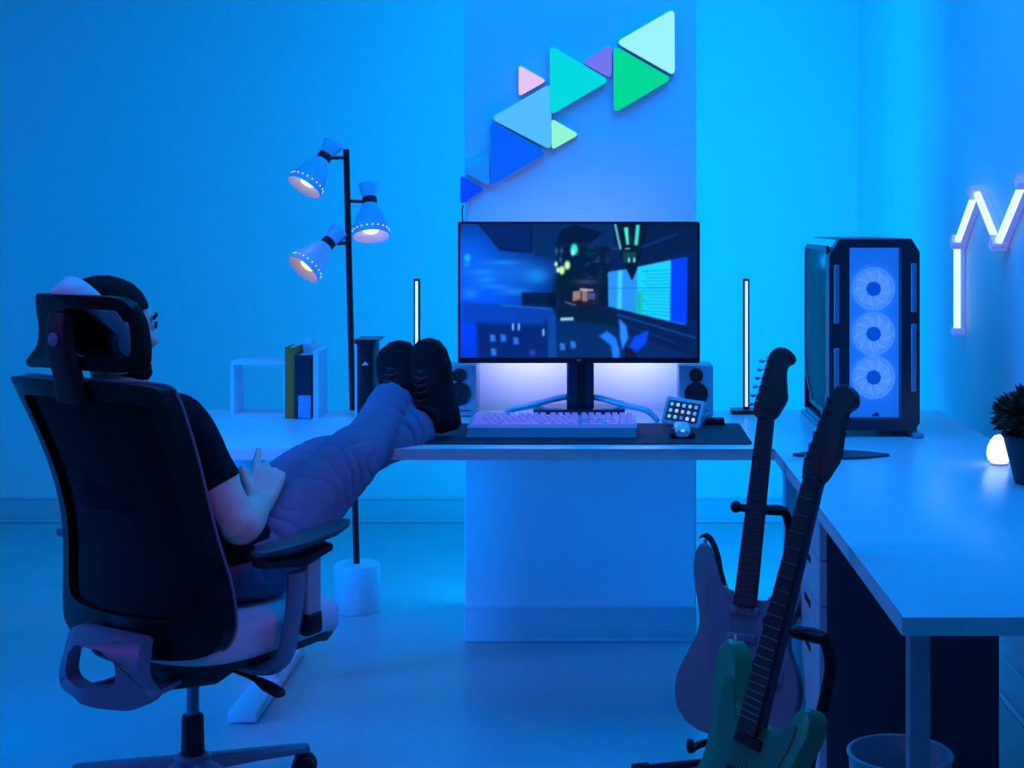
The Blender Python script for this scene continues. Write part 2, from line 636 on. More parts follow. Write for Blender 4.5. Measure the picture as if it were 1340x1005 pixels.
def line(pts, wd, rgb, op=1.0):
    for (x1, y1), (x2, y2) in zip(pts[:-1], pts[1:]):
        dx, dy = x2 - x1, y2 - y1
        t = np.clip(((gx - x1) * dx + (gy - y1) * dy) / (dx * dx + dy * dy), 0, 1)
        a = soft(np.hypot(gx - x1 - t * dx, gy - y1 - t * dy) - wd, 4) * op
        img[:] = img * (1 - a[..., None]) + np.array(rgb, float) * a[..., None]


img[:] = (6, 26, 78)
blob(150, 420, 330, 300, (4, 92, 236), 0.95)
blob(60, 620, 200, 200, (2, 60, 250), 0.9)
blob(80, 230, 160, 180, (8, 98, 250), 0.8)
blob(320, 300, 200, 70, (20, 112, 226), 0.7)
blob(440, 320, 60, 40, (22, 140, 235), 0.8)
for cx, cy, rx, ry in ((180, 340, 50, 22), (160, 300, 60, 14), (100, 410, 40, 26), (270, 250, 90, 12), (330, 400, 80, 18), (230, 375, 70, 10)):
    blob(cx, cy, rx, ry, (40, 150, 252), 0.55)
poly([(140, 45), (420, 45), (415, 195), (255, 185)], (5, 32, 96))
line([(140, 45), (255, 185), (415, 195), (415, 45)], 3, (3, 14, 52))
poly([(420, 45), (840, 45), (830, 215), (560, 225), (430, 215)], (6, 40, 92), 20)
poly([(565, 80), (640, 55), (780, 95), (720, 150), (545, 150)], (3, 16, 46), 10)
poly([(540, 150), (820, 170), (820, 470), (700, 500), (560, 470)], (4, 20, 46), 22)
for _ in range(70):
    x_, y_ = random.uniform(690, 860), random.uniform(150, 340)
    blob(x_, y_, random.uniform(3, 16), random.uniform(2, 9), random.choice([(8, 60, 120), (10, 90, 130), (2, 10, 26), (12, 50, 90)]), 0.7)
blob(590, 370, 62, 80, (6, 20, 34), 0.95, 2)
poly([(365, 405), (545, 405), (545, 490), (365, 480)], (3, 22, 62), 5)
poly([(500, 410), (545, 405), (545, 490), (500, 486)], (2, 12, 36), 4)
# table edge and dark lower half
poly([(60, 455), (520, 480), (530, 515), (470, 580), (60, 560)], (8, 60, 170), 24, 0.8)
poly([(130, 560), (480, 575), (490, 745), (140, 745)], (4, 34, 108), 26)
poly([(540, 470), (830, 500), (850, 560), (800, 590), (545, 600)], (4, 26, 46), 14)
poly([(490, 540), (800, 570), (980, 640), (1270, 745), (500, 745)], (6, 40, 100), 16, 0.9)
poly([(500, 520), (540, 520), (545, 745), (500, 745)], (10, 66, 150), 10)
line([(260, 470), (520, 490)], 4, (40, 120, 200), 0.6)
for x_, y_, s_ in ((320, 583, 5), (350, 583, 5), (477, 612, 5)):
    line([(x_, y_ - 14), (x_, y_ + 14)], s_, (130, 180, 240))
for x_, y_ in ((215, 640), (270, 640), (335, 655), (220, 712), (575, 685), (630, 675)):
    poly([(x_ - 14, y_ - 20), (x_ + 12, y_ - 16), (x_ + 16, y_ + 18), (x_ - 12, y_ + 20)], (40, 110, 220), 8)
blob(420, 716, 16, 16, (70, 70, 200), 0.8)
poly([(565, 535), (632, 533), (632, 550), (565, 552)], (120, 200, 230), 6)
# lanterns
line([(640, 155), (655, 60)], 3, (8, 12, 26))
blob(636, 182, 20, 31, (40, 235, 220), 1.0, 3)
blob(628, 200, 10, 16, (180, 255, 250), 0.8, 2)
for x_, y_, r_ in ((600, 264, 16), (572, 290, 16), (552, 288, 10), (542, 258, 9)):
    blob(x_, y_, r_, r_ * 1.5, (200, 245, 170), 1.0, 2.5)
for x_, y_ in ((545, 190), (570, 188), (565, 235)):
    blob(x_, y_, 8, 16, (60, 110, 190), 0.8)
blob(85, 225, 17, 22, (20, 170, 252), 0.95, 3)
blob(82, 262, 14, 12, (20, 140, 250), 0.9, 2)
# warm hut
poly([(625, 400), (680, 385), (760, 395), (765, 465), (640, 475)], (30, 24, 40), 8)
poly([(628, 400), (668, 395), (668, 450), (628, 450)], (150, 120, 110), 5)
poly([(675, 390), (705, 390), (705, 450), (675, 452)], (140, 112, 106), 5)
poly([(665, 382), (735, 388), (735, 398), (665, 396)], (190, 160, 150), 5)
poly([(708, 405), (745, 408), (742, 440), (708, 440)], (60, 80, 150), 5)
blob(660, 455, 22, 14, (18, 14, 24), 0.9, 2)
line([(590, 455), (640, 470)], 5, (110, 110, 130), 0.7)
blob(700, 350, 60, 14, (70, 80, 110), 0.7)
# right hand machine and green bars
poly([(835, 45), (1030, 45), (960, 270), (930, 345), (890, 250), (860, 160)], (3, 16, 34), 10)
line([(848, 55), (874, 178)], 6, (90, 190, 190))
poly([(892, 68), (914, 68), (918, 158), (905, 158)], (60, 245, 200), 6)
poly([(955, 55), (974, 55), (964, 160), (945, 160)], (50, 225, 200), 6)
poly([(888, 195), (955, 195), (950, 252), (890, 252)], (10, 70, 70), 8)
for x_ in (918, 946):
    line([(x_, 228), (x_, 246)], 4, (170, 250, 240))
line([(900, 178), (922, 178)], 3, (150, 220, 230))
poly([(1020, 45), (1275, 45), (1275, 170), (975, 260)], (5, 24, 66), 14)
line([(985, 170), (1160, 105)], 8, (12, 44, 110), 0.8)
# bright billboard
poly([(810, 300), (905, 285), (935, 345), (962, 280), (1210, 222), (1225, 235), (1220, 570), (1195, 572), (812, 478)], (30, 150, 240), 5)
poly([(810, 300), (905, 285), (930, 345), (955, 340), (955, 510), (812, 478)], (40, 140, 235), 5)
poly([(862, 292), (884, 290), (878, 495), (858, 490)], (60, 205, 250), 14)
poly([(962, 272), (1135, 236), (1130, 552), (958, 512)], (22, 205, 238), 5)
poly([(958, 400), (990, 405), (985, 520), (955, 512)], (20, 175, 170), 24)
for k in range(14):
    y_ = 292 + k * 17
    line([(985 + (k % 3) * 16, y_ + 3), (1128, y_ - 3 + k * 1.2)], 2.2, (12, 130, 205), 0.8)
poly([(1135, 235), (1210, 222), (1225, 235), (1220, 572), (1130, 552)], (2, 62, 250), 5)
line([(812, 384), (1130, 380)], 3, (16, 110, 200), 0.6)
line([(1226, 240), (1222, 590)], 5, (4, 20, 80))
line([(815, 485), (1225, 590)], 6, (3, 24, 70))
line([(860, 520), (1260, 640)], 4, (16, 80, 170), 0.8)
line([(860, 560), (1150, 660)], 3, (12, 60, 140), 0.7)
poly([(1240, 410), (1270, 410), (1270, 540), (1240, 540)], (6, 18, 60), 8)
# flower-like foreground glow
poly([(765, 630), (805, 605), (850, 640), (870, 700), (870, 745), (835, 745), (825, 680)], (28, 120, 252), 14)
poly([(868, 540), (905, 580), (915, 640), (885, 700), (872, 640)], (40, 130, 250), 12)
poly([(915, 690), (950, 630), (1020, 600), (1010, 660), (960, 710)], (6, 72, 245), 16)
poly([(895, 690), (925, 690), (965, 745), (900, 745)], (20, 14, 46), 6)
img *= 1.06 * (0.97 + 0.06 * np.random.RandomState(3).rand(SH, SW, 1))
for _ in range(2):
    pd = np.pad(img, ((1, 1), (1, 1), (0, 0)), 'edge')
    img = (pd[:-2, 1:-1] + pd[2:, 1:-1] + pd[1:-1, :-2] + pd[1:-1, 2:] + 2 * pd[1:-1, 1:-1]) / 6
lin_img = np.where(img / 255 <= 0.04045, img / 255 / 12.92, ((np.clip(img, 0, 255) / 255 + 0.055) / 1.055) ** 2.4)
sx0, sx1, sz0, sz1 = -mhw + 0.0066, mhw - 0.0066, mz0 + 0.0155, mz1 - 0.0066
vx = np.linspace(sx0, sx1, SW)
vz = np.linspace(sz1, sz0, SH)
co = np.zeros((SH, SW, 3))
co[..., 0] = vx[None, :]
co[..., 1] = mdy + 0.0035
co[..., 2] = vz[:, None]
idx = np.arange(SH * SW).reshape(SH, SW)
fc = np.stack([idx[1:, :-1], idx[1:, 1:], idx[:-1, 1:], idx[:-1, :-1]], -1).reshape(-1, 4)
me = bpy.data.meshes.new('screen')
me.vertices.add(SH * SW)
me.vertices.foreach_set('co', co.ravel())
me.loops.add(len(fc) * 4)
me.loops.foreach_set('vertex_index', fc.ravel())
me.polygons.add(len(fc))
me.polygons.foreach_set('loop_start', np.arange(len(fc)) * 4)
me.update(calc_edges=True)
at = me.color_attributes.new('picture', 'FLOAT_COLOR', 'POINT')
at.data.foreach_set('color', np.concatenate([lin_img, np.ones((SH, SW, 1))], -1).ravel())
m = bpy.data.materials.new('screen_picture')
m.use_nodes = True
nt = m.node_tree
b = nt.nodes['Principled BSDF']
b.inputs['Base Color'].default_value = (0.01, 0.01, 0.01, 1)
b.inputs['Roughness'].default_value = 0.35
ca = nt.nodes.new('ShaderNodeVertexColor')
ca.layer_name = 'picture'
nt.links.new(ca.outputs['Color'], b.inputs['Emission Color'])
b.inputs['Emission Strength'].default_value = 1.0
mobj('screen', me, m, mon, smooth=False)

M_navy = mat('dark_navy_metal', (0.03, 0.035, 0.07), 0.3, metal=0.4, var=0.1)
bm = BM()
box(bm, (0.0033, -0.02, 0.15), (0.079, 0.035, 0.27), 0.006, 3)
col = obj('stand_column', bm, M_navy, mon)
bm = BM()
box(bm, (0.0033, -0.0385, 0.15), (0.022, 0.003, 0.262), 0.001, 1)
obj('cable_slot', bm, M_black, col)
bm = BM()
prism(bm, rpoly([(-0.135, -0.05), (-0.105, -0.075), (0.105, -0.075), (0.135, -0.05), (0.12, 0.06), (-0.12, 0.06)], 0.012), 0.012, 0.026, 0.002, 2,
      M=Matrix(((1, 0, 0, 0), (0, 0, 1, 0), (0, 1, 0, 0), (0, 0, 0, 1))))
obj('stand_base', bm, M_navy, mon)
M_silver = mat('silver_blue_metal', (0.42, 0.45, 0.55), 0.35, metal=0.5, var=0.05)
for s in (-1, 1):
    bm = BM()
    pts = spline([(s * 0.036, -0.02, 0.058), (s * 0.075, -0.035, 0.052), (s * 0.150, -0.075, 0.036), (s * 0.195, -0.10, 0.028), (s * 0.218, -0.135, 0.012), (s * 0.224, -0.152, 0.006)], 6)
    tube(bm, pts, [0.0085] * (len(pts) - 6) + [0.0075] * 6, 10)
    tube(bm, [(s * 0.142, -0.072, 0.036), (s * 0.105, -0.05, 0.026), (s * 0.04, -0.055, 0.020)], 0.006, 8)
    obj('stand_leg', bm, M_silver, mon)

# keyboard
KX = (723 - 791) * 3.93 / FOC
kb = thing('keyboard', 'long pale keyboard with violet glow and grey palm rest on the pad', 'keyboard', (KX, 3.797, ZP))
tilt = Matrix.Rotation(math.radians(4.6), 4, 'X')
M_kcase = mat('grey_keyboard_case', (0.40, 0.42, 0.48), 0.4, var=0.05)
M_key = mat('violet_lit_keycaps', (0.36, 0.30, 0.46), 0.45, var=0.08, emit=(0.24, 0.15, 0.9), estr=0.28)  # violet backlight on the caps put into their colour and emission
M_rest = mat('palm_rest_rubber', (0.12, 0.13, 0.18), 0.55, var=0.08, bump=0.1, bscale=600)
bm = BM()
box(bm, (0, 0.158, 0.004), (0.452, 0.165, 0.010), 0.003, 2, tilt @ Matrix.Translation((0, 0, 0.006)))
kc = obj('case', bm, M_kcase, kb)
bm = BM()
for x in (-0.20, 0.20):
    bm = BM()
    box(bm, (x, 0.225, 0.011), (0.03, 0.012, 0.022), 0.002, 1)
    obj('tilt_foot', bm, M_kcase, kb)
bm = BM()
prism(bm, [(0.0, 0.0), (0.0, 0.006), (0.012, 0.010), (0.070, 0.018), (0.074, 0.015), (0.074, 0.0)], -0.222, 0.222, 0.002, 2,
      M=Matrix(((0, 1, 0, 0), (1, 0, 0, 0), (0, 0, 1, 0), (0, 0, 0, 1))))
obj('palm_rest', bm, M_rest, kb)
rows = [
    [1, -0.6, 1, 1, 1, 1, -0.4, 1, 1, 1, 1, -0.4, 1, 1, 1, 1, -0.3, 1, 1, 1, -0.3, 1, 1, 1, 1],
    [1] * 13 + [2, -0.3, 1, 1, 1, -0.3, 1, 1, 1, 1],
    [1.5] + [1] * 12 + [1.5, -0.3, 1, 1, 1, -0.3, 1, 1, 1, 1],
    [1.8] + [1] * 11 + [2.2, -3.6, 1, 1, 1, 1],
    [2.3] + [1] * 10 + [2.7, -1.3, 1, -1.3, 1, 1, 1, 1],
    [1.3, 1.3, 1.3, 6.2, 1.3, 1.3, 1.15, 1.15, -0.3, 1, 1, 1, -0.3, 2, 1, 1],
]
bm = BM()
for r_, row in enumerate(rows):
    tot = sum(abs(k_) for k_ in row)
    u = 0.436 / tot
    x = -0.218
    for k_ in row:
        wd = abs(k_) * u
        if k_ > 0:
            cx_ = x + wd / 2
            cy_ = 0.230 - r_ * 0.0255 - (0.003 if r_ else 0)
            rr = bmesh.ops.create_cube(bm, size=1)
            for v in rr['verts']:
                s_ = 0.82 if v.co.z > 0 else 1.0
                v.co = tilt @ V((cx_ + v.co.x * (wd - 0.003) * s_, cy_ + v.co.y * 0.0225 * s_, 0.0165 + v.co.z * 0.009))
        x += wd
obj('keycaps', bm, M_key, kb, smooth=False, kind='stuff')
bm = BM()
box(bm, (0, 0.158, 0.0122), (0.436, 0.155, 0.001), 0, 1, tilt)
obj('backlight', bm, glow('violet_backlight', (0.24, 0.14, 1.0), 0.9), kb, smooth=False)

# ------------------------------------------------------------------ speakers
M_spk = mat('grey_speaker_cabinet', (0.42, 0.44, 0.50), 0.45, var=0.04)
M_cone = mat('black_speaker_cone', (0.006, 0.006, 0.010), 0.55, var=0.2)


def speaker(cx, lab):
    t = thing('speaker', lab, 'speaker', (cx, 4.34, ZD))
    bm = BM()
    box(bm, (0, 0, 0.0755), (0.100, 0.13, 0.147), 0.004, 2)
    obj('cabinet', bm, M_spk, t)
    Mf = Matrix.Rotation(PI / 2, 4, 'X')   # z axis -> -y
    for nm, r, z in (('tweeter', 0.0205, 0.121), ('woofer', 0.0345, 0.066)):
        bm = BM()
        lathe(bm, [(r * 1.0, 0.0), (r, 0.0035), (r * 0.93, 0.004), (r * 0.86, 0.0022), (r * 0.80, 0.0032), (r * 0.40, 0.0008), (r * 0.32, 0.0010), (r * 0.18, 0.0024), (0.0, 0.0030)], 28,
              M=Matrix.Translation((0, -0.0655, z)) @ Mf, cap=False)
        obj(nm, bm, M_cone, t)
    bm = BM()
    box(bm, (0.0, -0.0655, 0.0175), (0.07, 0.002, 0.004), 0.0008, 1)
    obj('bass_slot', bm, M_cone, t)
    for sx in (-0.035, 0.035):
        bm = BM()
        box(bm, (sx, 0, 0.002), (0.016, 0.10, 0.004), 0.001, 1)
        obj('rubber_foot', bm, M_sole, t)
    return t


speaker(0.268, 'grey two-driver speaker behind the smart display right of the monitor')
speaker(-0.425, 'grey two-driver speaker partly behind the black shoes left of the monitor')

# ------------------------------------------------------------------ smart display, mouse, small black box
sd = thing('smart_display', 'small tilted smart display with colourful app icons on its screen', 'smart display', (0.222, 4.055, ZP), 0,
           rot=(0, math.radians(4), math.radians(-32)))
M_sd = mat('light_grey_shell', (0.58, 0.60, 0.68), 0.45, var=0.04)
bm = BM()
Mt = Matrix.Rotation(math.radians(-22), 4, 'X')
prism(bm, rrect(-0.060, 0.060, 0.0, 0.078, 0.008, 4), 0, 0.012, 0.002, 2, M=Matrix.Translation((0, -0.03, 0.004)) @ Mt)
obj('front_shell', bm, M_sd, sd)
bm = BM()
loft(bm, [((0, -0.014, 0.036), Mt @ V((0.056, 0, 0)), Mt @ V((0, 0, 0.034))), ((0, 0.015, 0.030), (0.052, 0, 0), (0, 0.004, 0.028)), ((0, 0.046, 0.020), (0.040, 0, 0), (0, 0.004, 0.018))], 24, 0.55)
obj('rear_body', bm, M_sd, sd)
bm = BM()
prism(bm, rrect(-0.050, 0.050, 0.012, 0.068, 0.003, 3), -0.0012, 0.0005, M=Matrix.Translation((0, -0.03, 0.004)) @ Mt)
scr = obj('screen', bm, mat('tablet_screen', (0.01, 0.015, 0.03), 0.2, emit=(0.004, 0.02, 0.08), estr=1.0), sd, smooth=False)
icons = [(110, 190, 200), (190, 225, 170), (130, 190, 225), (150, 210, 160), (120, 150, 220),
         (120, 200, 210), (210, 220, 150), (205, 175, 190), (190, 190, 230), (90, 160, 230),
         (150, 215, 190), (120, 230, 190), (60, 80, 190), (235, 230, 200), (240, 235, 190)]
disc = None
for i, rgb in enumerate(icons):
    r_, c_ = divmod(i, 5)
    bm = BM()
    prism(bm, rrect(-0.0052, 0.0052, -0.0052, 0.0052, 0.0042, 4), -0.0022, -0.0012,
          M=Matrix.Translation((0, -0.03, 0.004)) @ Mt @ Matrix.Translation((-0.038 + c_ * 0.019, 0, 0.057 - r_ * 0.0175)))
    obj('app_icon', bm, glow('lit_icon', lin(*rgb), 0.6), scr, smooth=False)

ms = thing('mouse', 'white computer mouse with black side grips on the dark pad', 'mouse', (0.204, 3.875, ZP), 0.0)
ms.scale = (1, 1, 0.85)
bm = BM()
loft(bm, [((0, -0.060, 0.016), (0.017, 0, 0), (0, 0, 0.010)), ((0, -0.052, 0.019), (0.021, 0, 0), (0, 0, 0.018)), ((0, -0.03, 0.021), (0.020, 0, 0), (0, 0, 0.020)),
          ((0, 0.01, 0.021), (0.021, 0, 0), (0, 0, 0.021)), ((0, 0.045, 0.017), (0.020, 0, 0), (0, 0, 0.015)), ((0, 0.058, 0.012), (0.014, 0, 0), (0, 0, 0.007))], 24, 0.7)
obj('shell', bm, M_white, ms)
for s in (-1, 1):
    bm = BM()
    loft(bm, [((s * 0.022, -0.058, 0.008), (0.006, 0, 0), (0, 0, 0.008)), ((s * 0.024, -0.045, 0.013), (0.009, 0, 0.0), (s * -0.004, 0, 0.014)), ((s * 0.023, 0, 0.013), (0.008, 0, 0), (s * -0.004, 0, 0.014)),
              ((s * 0.020, 0.05, 0.009), (0.006, 0, 0), (0, 0, 0.008))], 14, 0.8)
    obj('side_grip', bm, M_black, ms)
bm = BM()
prism(bm, rpoly([(-0.006, 0.022), (0.004, 0.020), (0.006, 0.025), (0.002, 0.029), (-0.003, 0.028)], 0.0015, 2), -0.0606, -0.0590)
obj('logo', bm, glow('lit_mark', (0.4, 0.6, 1.0), 0.8), ms, smooth=False)

hb = thing('usb_hub', 'small flat black box on the dark pad right of the smart display', 'box', (0.306, 4.09, ZP))
bm = BM()
box(bm, (0, 0, 0.0085), (0.056, 0.04, 0.017), 0.002, 2)
obj('casing', bm, M_black, hb)
bm = BM()
for k in range(3):
    box(bm, (-0.016 + k * 0.016, -0.0203, 0.009), (0.010, 0.001, 0.004))
obj('port', bm, M_blackm, hb, smooth=False)

# ------------------------------------------------------------------ upright light bars
M_bar = glow('lit_bar_front', (0.50, 0.66, 1.0), 1.2)
for x, lab in ((-0.559, 'slim upright light bar rising behind the propped-up shoes'), (0.4225, 'slim upright light bar between right speaker and computer tower')):
    t = thing('light_bar', lab, 'light bar', (x, 4.355, ZD), 0)
    bm = BM()
    prism(bm, rpoly([(-0.046, -0.035), (0.052, -0.035), (0.040, 0.04), (-0.046, 0.04)], 0.004), 0, 0.012, 0.001, 1,
          M=Matrix(((1, 0, 0, 0), (0, 0, 1, 0), (0, 1, 0, 0), (0, 0, 0, 1))))
    obj('base', bm, M_blackm, t)
    bm = BM()
    box(bm, (0, 0.008, 0.206), (0.019, 0.016, 0.388), 0.002, 2)
    obj('housing', bm, M_blackm, t)
    bm = BM()
    box(bm, (0, -0.0005, 0.206), (0.0088, 0.003, 0.374), 0.001, 1)
    obj('lit_front', bm, M_bar, t)

# ------------------------------------------------------------------ left end of the desk: open box, books, console
bx = thing('open_box_shelf', 'pale open square display box at the left end of the desk', 'box', (-1.003, 4.30, ZD))
M_box = mat('pale_painted_wood', (0.60, 0.62, 0.70), 0.5, var=0.05)
T = 0.011
bm = BM(); box(bm, (0, 0, T / 2), (0.165, 0.11, T), 0.001, 1); obj('bottom_panel', bm, M_box, bx)
bm = BM(); box(bm, (0, 0, 0.165 - T / 2), (0.165, 0.11, T), 0.001, 1); obj('top_panel', bm, M_box, bx)
for s in (-1, 1):
    bm = BM(); box(bm, (s * (0.0825 - T / 2), 0, 0.0825), (T, 0.11, 0.165 - 2 * T), 0.001, 1); obj('side_panel', bm, M_box, bx)


def book(name, lab, x0, x1, h, d, y, m, pages=True):
    t = thing(name, lab, 'book', ((x0 + x1) / 2, y, ZD), 0, 'books at the left end of the desk')
    wd = x1 - x0
    bm = BM()
    outer = [(-wd / 2, 0), (wd / 2, 0), (wd / 2, d), (wd / 2 - 0.002, d), (wd / 2 - 0.002, 0.004), (-wd / 2 + 0.002, 0.004), (-wd / 2 + 0.002, d), (-wd / 2, d)]
    prism(bm, outer, 0, h, M=Matrix(((1, 0, 0, 0), (0, 0, 1, 0), (0, 1, 0, 0), (0, 0, 0, 1))))
    obj('cover', bm, m, t, smooth=False)
    bm = BM()
    box(bm, (0, d / 2 + 0.0005, h / 2 - 0.001), (wd - 0.0045, d - 0.006, h - 0.006))
    obj('pages', bm, mat('book_pages', (0.7, 0.68, 0.62), 0.8, var=0.1, scale=300, stretch=(1, 0.02, 0.02)), t, smooth=False)
    return t


# orange cloth cover
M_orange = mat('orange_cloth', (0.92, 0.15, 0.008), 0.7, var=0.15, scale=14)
book('book', 'orange upright book beside the open box', -0.925, -0.897, 0.206, 0.12, 4.235, M_orange)
book('book', 'tall white upright book standing behind the dark one', -0.889, -0.867, 0.222, 0.095, 4.322, mat('white_book_cloth', (0.74, 0.74, 0.78), 0.6))
dk = book('book', 'dark upright book with a pale blue lower spine', -0.894, -0.846, 0.185, 0.09, 4.225, mat('dark_book_cloth', (0.015, 0.015, 0.03), 0.4, var=0.3, scale=30))
bm = BM()
box(bm, (0.004, -0.0008, 0.035), (0.036, 0.0016, 0.066), 0.0004, 1)
obj('spine_panel', bm, mat('pale_print', (0.25, 0.32, 0.55), 0.5, var=0.5, scale=60), dk, smooth=False)
be = thing('bookend', 'pale plain upright panel standing right of the dark book', 'bookend', (-0.833, 4.29, ZD))
bm = BM(); box(bm, (0, 0, 0.0985), (0.017, 0.13, 0.197), 0.0015, 1); obj('upright', bm, M_box, be)
bm = BM(); box(bm, (-0.001, 0, 0.0012), (0.021, 0.134, 0.0024)); obj('foot_plate', bm, M_box, be, smooth=False)

gc = thing('game_console', 'black upright console with overhanging top beside the lamp pole', 'console', (-0.699, 4.33, ZD))
bm = BM(); box(bm, (0.001, 0, 0.108), (0.046, 0.12, 0.214), 0.002, 2); obj('body', bm, M_black, gc)
bm = BM()
prism(bm, [(-0.030, 0.214), (0.028, 0.214), (0.042, 0.226), (-0.030, 0.226)], -0.064, 0.064, 0.001, 1); obj('top_cap', bm, M_blackm, gc)
bm = BM(); box(bm, (-0.026, 0, 0.107), (0.007, 0.122, 0.213), 0.001, 1); obj('side_panel', bm, M_white, gc)
bm = BM()
prism(bm, rpoly([(-0.010, 0.150), (0.010, 0.152), (0.008, 0.157), (0.003, 0.157), (0.001, 0.164), (-0.003, 0.158)], 0.0012, 2), -0.0612, -0.0600)
obj('logo', bm, mat('pale_mark', (0.6, 0.6, 0.65), 0.4), gc, smooth=False)

# ------------------------------------------------------------------ computer tower
pc = thing('computer_tower', 'large dark computer tower with three glowing fans behind its glass front', 'computer', (0.714, 4.11, ZD))
PW, PD, PH = 0.120, 0.24, 0.525
M_pcf = mat('dark_blue_steel', (0.035, 0.04, 0.06), 0.32, metal=0.5, var=0.1)
bz = 0.018
oct_ = [(-PW, bz + 0.02), (-PW + 0.012, bz), (PW - 0.012, bz), (PW, bz + 0.02), (PW, PH - 0.035), (PW - 0.022, PH), (-PW + 0.028, PH), (-PW, PH - 0.045)]
inn = [(-0.066, bz + 0.032), (-0.064, bz + 0.030), (0.070, bz + 0.030), (0.072, bz + 0.032), (0.072, PH - 0.026), (0.070, PH - 0.024), (-0.064, PH - 0.024), (-0.066, PH - 0.026)]
bm = BM()
ring_frame(bm, oct_, inn, lambda x, z: V((x, -PD, z)), lambda x, z: V((x, -PD + 0.05, z)))
obj('front_frame', bm, M_pcf, pc, smooth=False)
# bright corner strips on the front frame
M_pcs = mat('satin_blue_trim', (0.25, 0.30, 0.42), 0.3, metal=0.3, var=0.06)
for x, z0, z1 in ((-0.100, 0.30, 0.455), (-0.100, 0.11, 0.235), (0.104, 0.33, 0.46), (0.104, 0.12, 0.30)):
    bm = BM()
    box(bm, (x, -PD - 0.001, (z0 + z1) / 2), (0.014, 0.004, z1 - z0), 0.0015, 1)
    obj('corner_strip', bm, M_pcs, pc)
# shell: top, bottom, right side, rear
bm = BM()
bbox(PW - 0.004, PW, -PD + 0.05, PD, bz + 0.02, PH - 0.035, 0.001, 1, bm)
bbox(-PW + 0.03, PW - 0.02, -PD + 0.05, PD, PH - 0.004, PH, 0.001, 1, bm)
bbox(-PW, PW, PD - 0.004, PD, bz, PH - 0.03, 0.001, 1, bm)
bbox(-PW + 0.02, PW, -PD + 0.05, PD, bz, bz + 0.004, 0.001, 1, bm)
obj('shell', bm, M_pcf, pc)
# left side: frame with glass
so = [(-PD + 0.05, bz + 0.06), (-PD + 0.055, bz + 0.03), (PD - 0.15, bz + 0.03), (PD - 0.03, bz + 0.10), (PD, bz + 0.16), (PD, PH - 0.05), (PD - 0.04, PH - 0.02), (-PD + 0.05, PH - 0.02)]
si = [(-PD + 0.062, bz + 0.075), (-PD + 0.065, bz + 0.045), (PD - 0.155, bz + 0.045), (PD - 0.04, bz + 0.11), (PD - 0.012, bz + 0.165), (PD - 0.012, PH - 0.057), (PD - 0.045, PH - 0.032), (-PD + 0.062, PH - 0.032)]
bm = BM()
ring_frame(bm, so, si, lambda y, z: V((-PW, y, z)), lambda y, z: V((-PW + 0.008, y, z)))
obj('side_frame', bm, M_pcf, pc, smooth=False)


def glass(name, tint, a_):
    m = bpy.data.materials.new(name)
    m.use_nodes = True
    nt = m.node_tree
    nt.nodes.clear()
    out = nt.nodes.new('ShaderNodeOutputMaterial')
    mix = nt.nodes.new('ShaderNodeMixShader')
    tr = nt.nodes.new('ShaderNodeBsdfTransparent')
    tr.inputs[0].default_value = tint + (1,)
    gl = nt.nodes.new('ShaderNodeBsdfGlossy')
    gl.inputs['Roughness'].default_value = 0.12
    fr = nt.nodes.new('ShaderNodeFresnel')
    no = nt.nodes.new('ShaderNodeTexNoise')
    no.inputs['Scale'].default_value = 3
    ma = nt.nodes.new('ShaderNodeMath')
    ma.operation = 'MULTIPLY_ADD'
    nt.links.new(no.outputs['Fac'], ma.inputs[0])
    ma.inputs[1].default_value = 0.05
    ma.inputs[2].default_value = a_
    nt.links.new(ma.outputs[0], fr.inputs['IOR'])
    nt.links.new(fr.outputs[0], mix.inputs[0])
    nt.links.new(tr.outputs[0], mix.inputs[1])
    nt.links.new(gl.outputs[0], mix.inputs[2])
    nt.links.new(mix.outputs[0], out.inputs[0])
    return m


M_glass = glass('tinted_glass', (0.72, 0.80, 0.90), 1.03)
bm = BM()
Myz = Matrix(((0, 1, 0, 0), (1, 0, 0, 0), (0, 0, 1, 0), (0, 0, 0, 1)))
prism(bm, si, -PW + 0.002, -PW + 0.005, M=Myz)
obj('side_glass', bm, M_glass, pc, smooth=False)
bm = BM()
prism(bm, inn, -PD + 0.004, -PD + 0.007)
obj('front_glass', bm, M_glass, pc, smooth=False)
M_mid = mat('fan_panel_blue', (0.30, 0.36, 0.50), 0.5, var=0.05, emit=(0.01, 0.19, 0.85), estr=1.0)  # light of the fans on this panel put in as emission
bm = BM()
bbox(-0.068, 0.074, -PD + 0.040, -PD + 0.046, bz + 0.028, PH - 0.022, 0, 1, bm)
obj('fan_panel', bm, M_mid, pc, smooth=False)
M_fan = glow('lit_fan_blade', (0.16, 0.42, 1.0), 0.8)
M_ring = glow('lit_fan_ring', (0.10, 0.36, 1.0), 0.85)
M_hub = mat('fan_hub', (0.15, 0.22, 0.40), 0.5, emit=(0.0, 0.13, 0.8), estr=0.7)
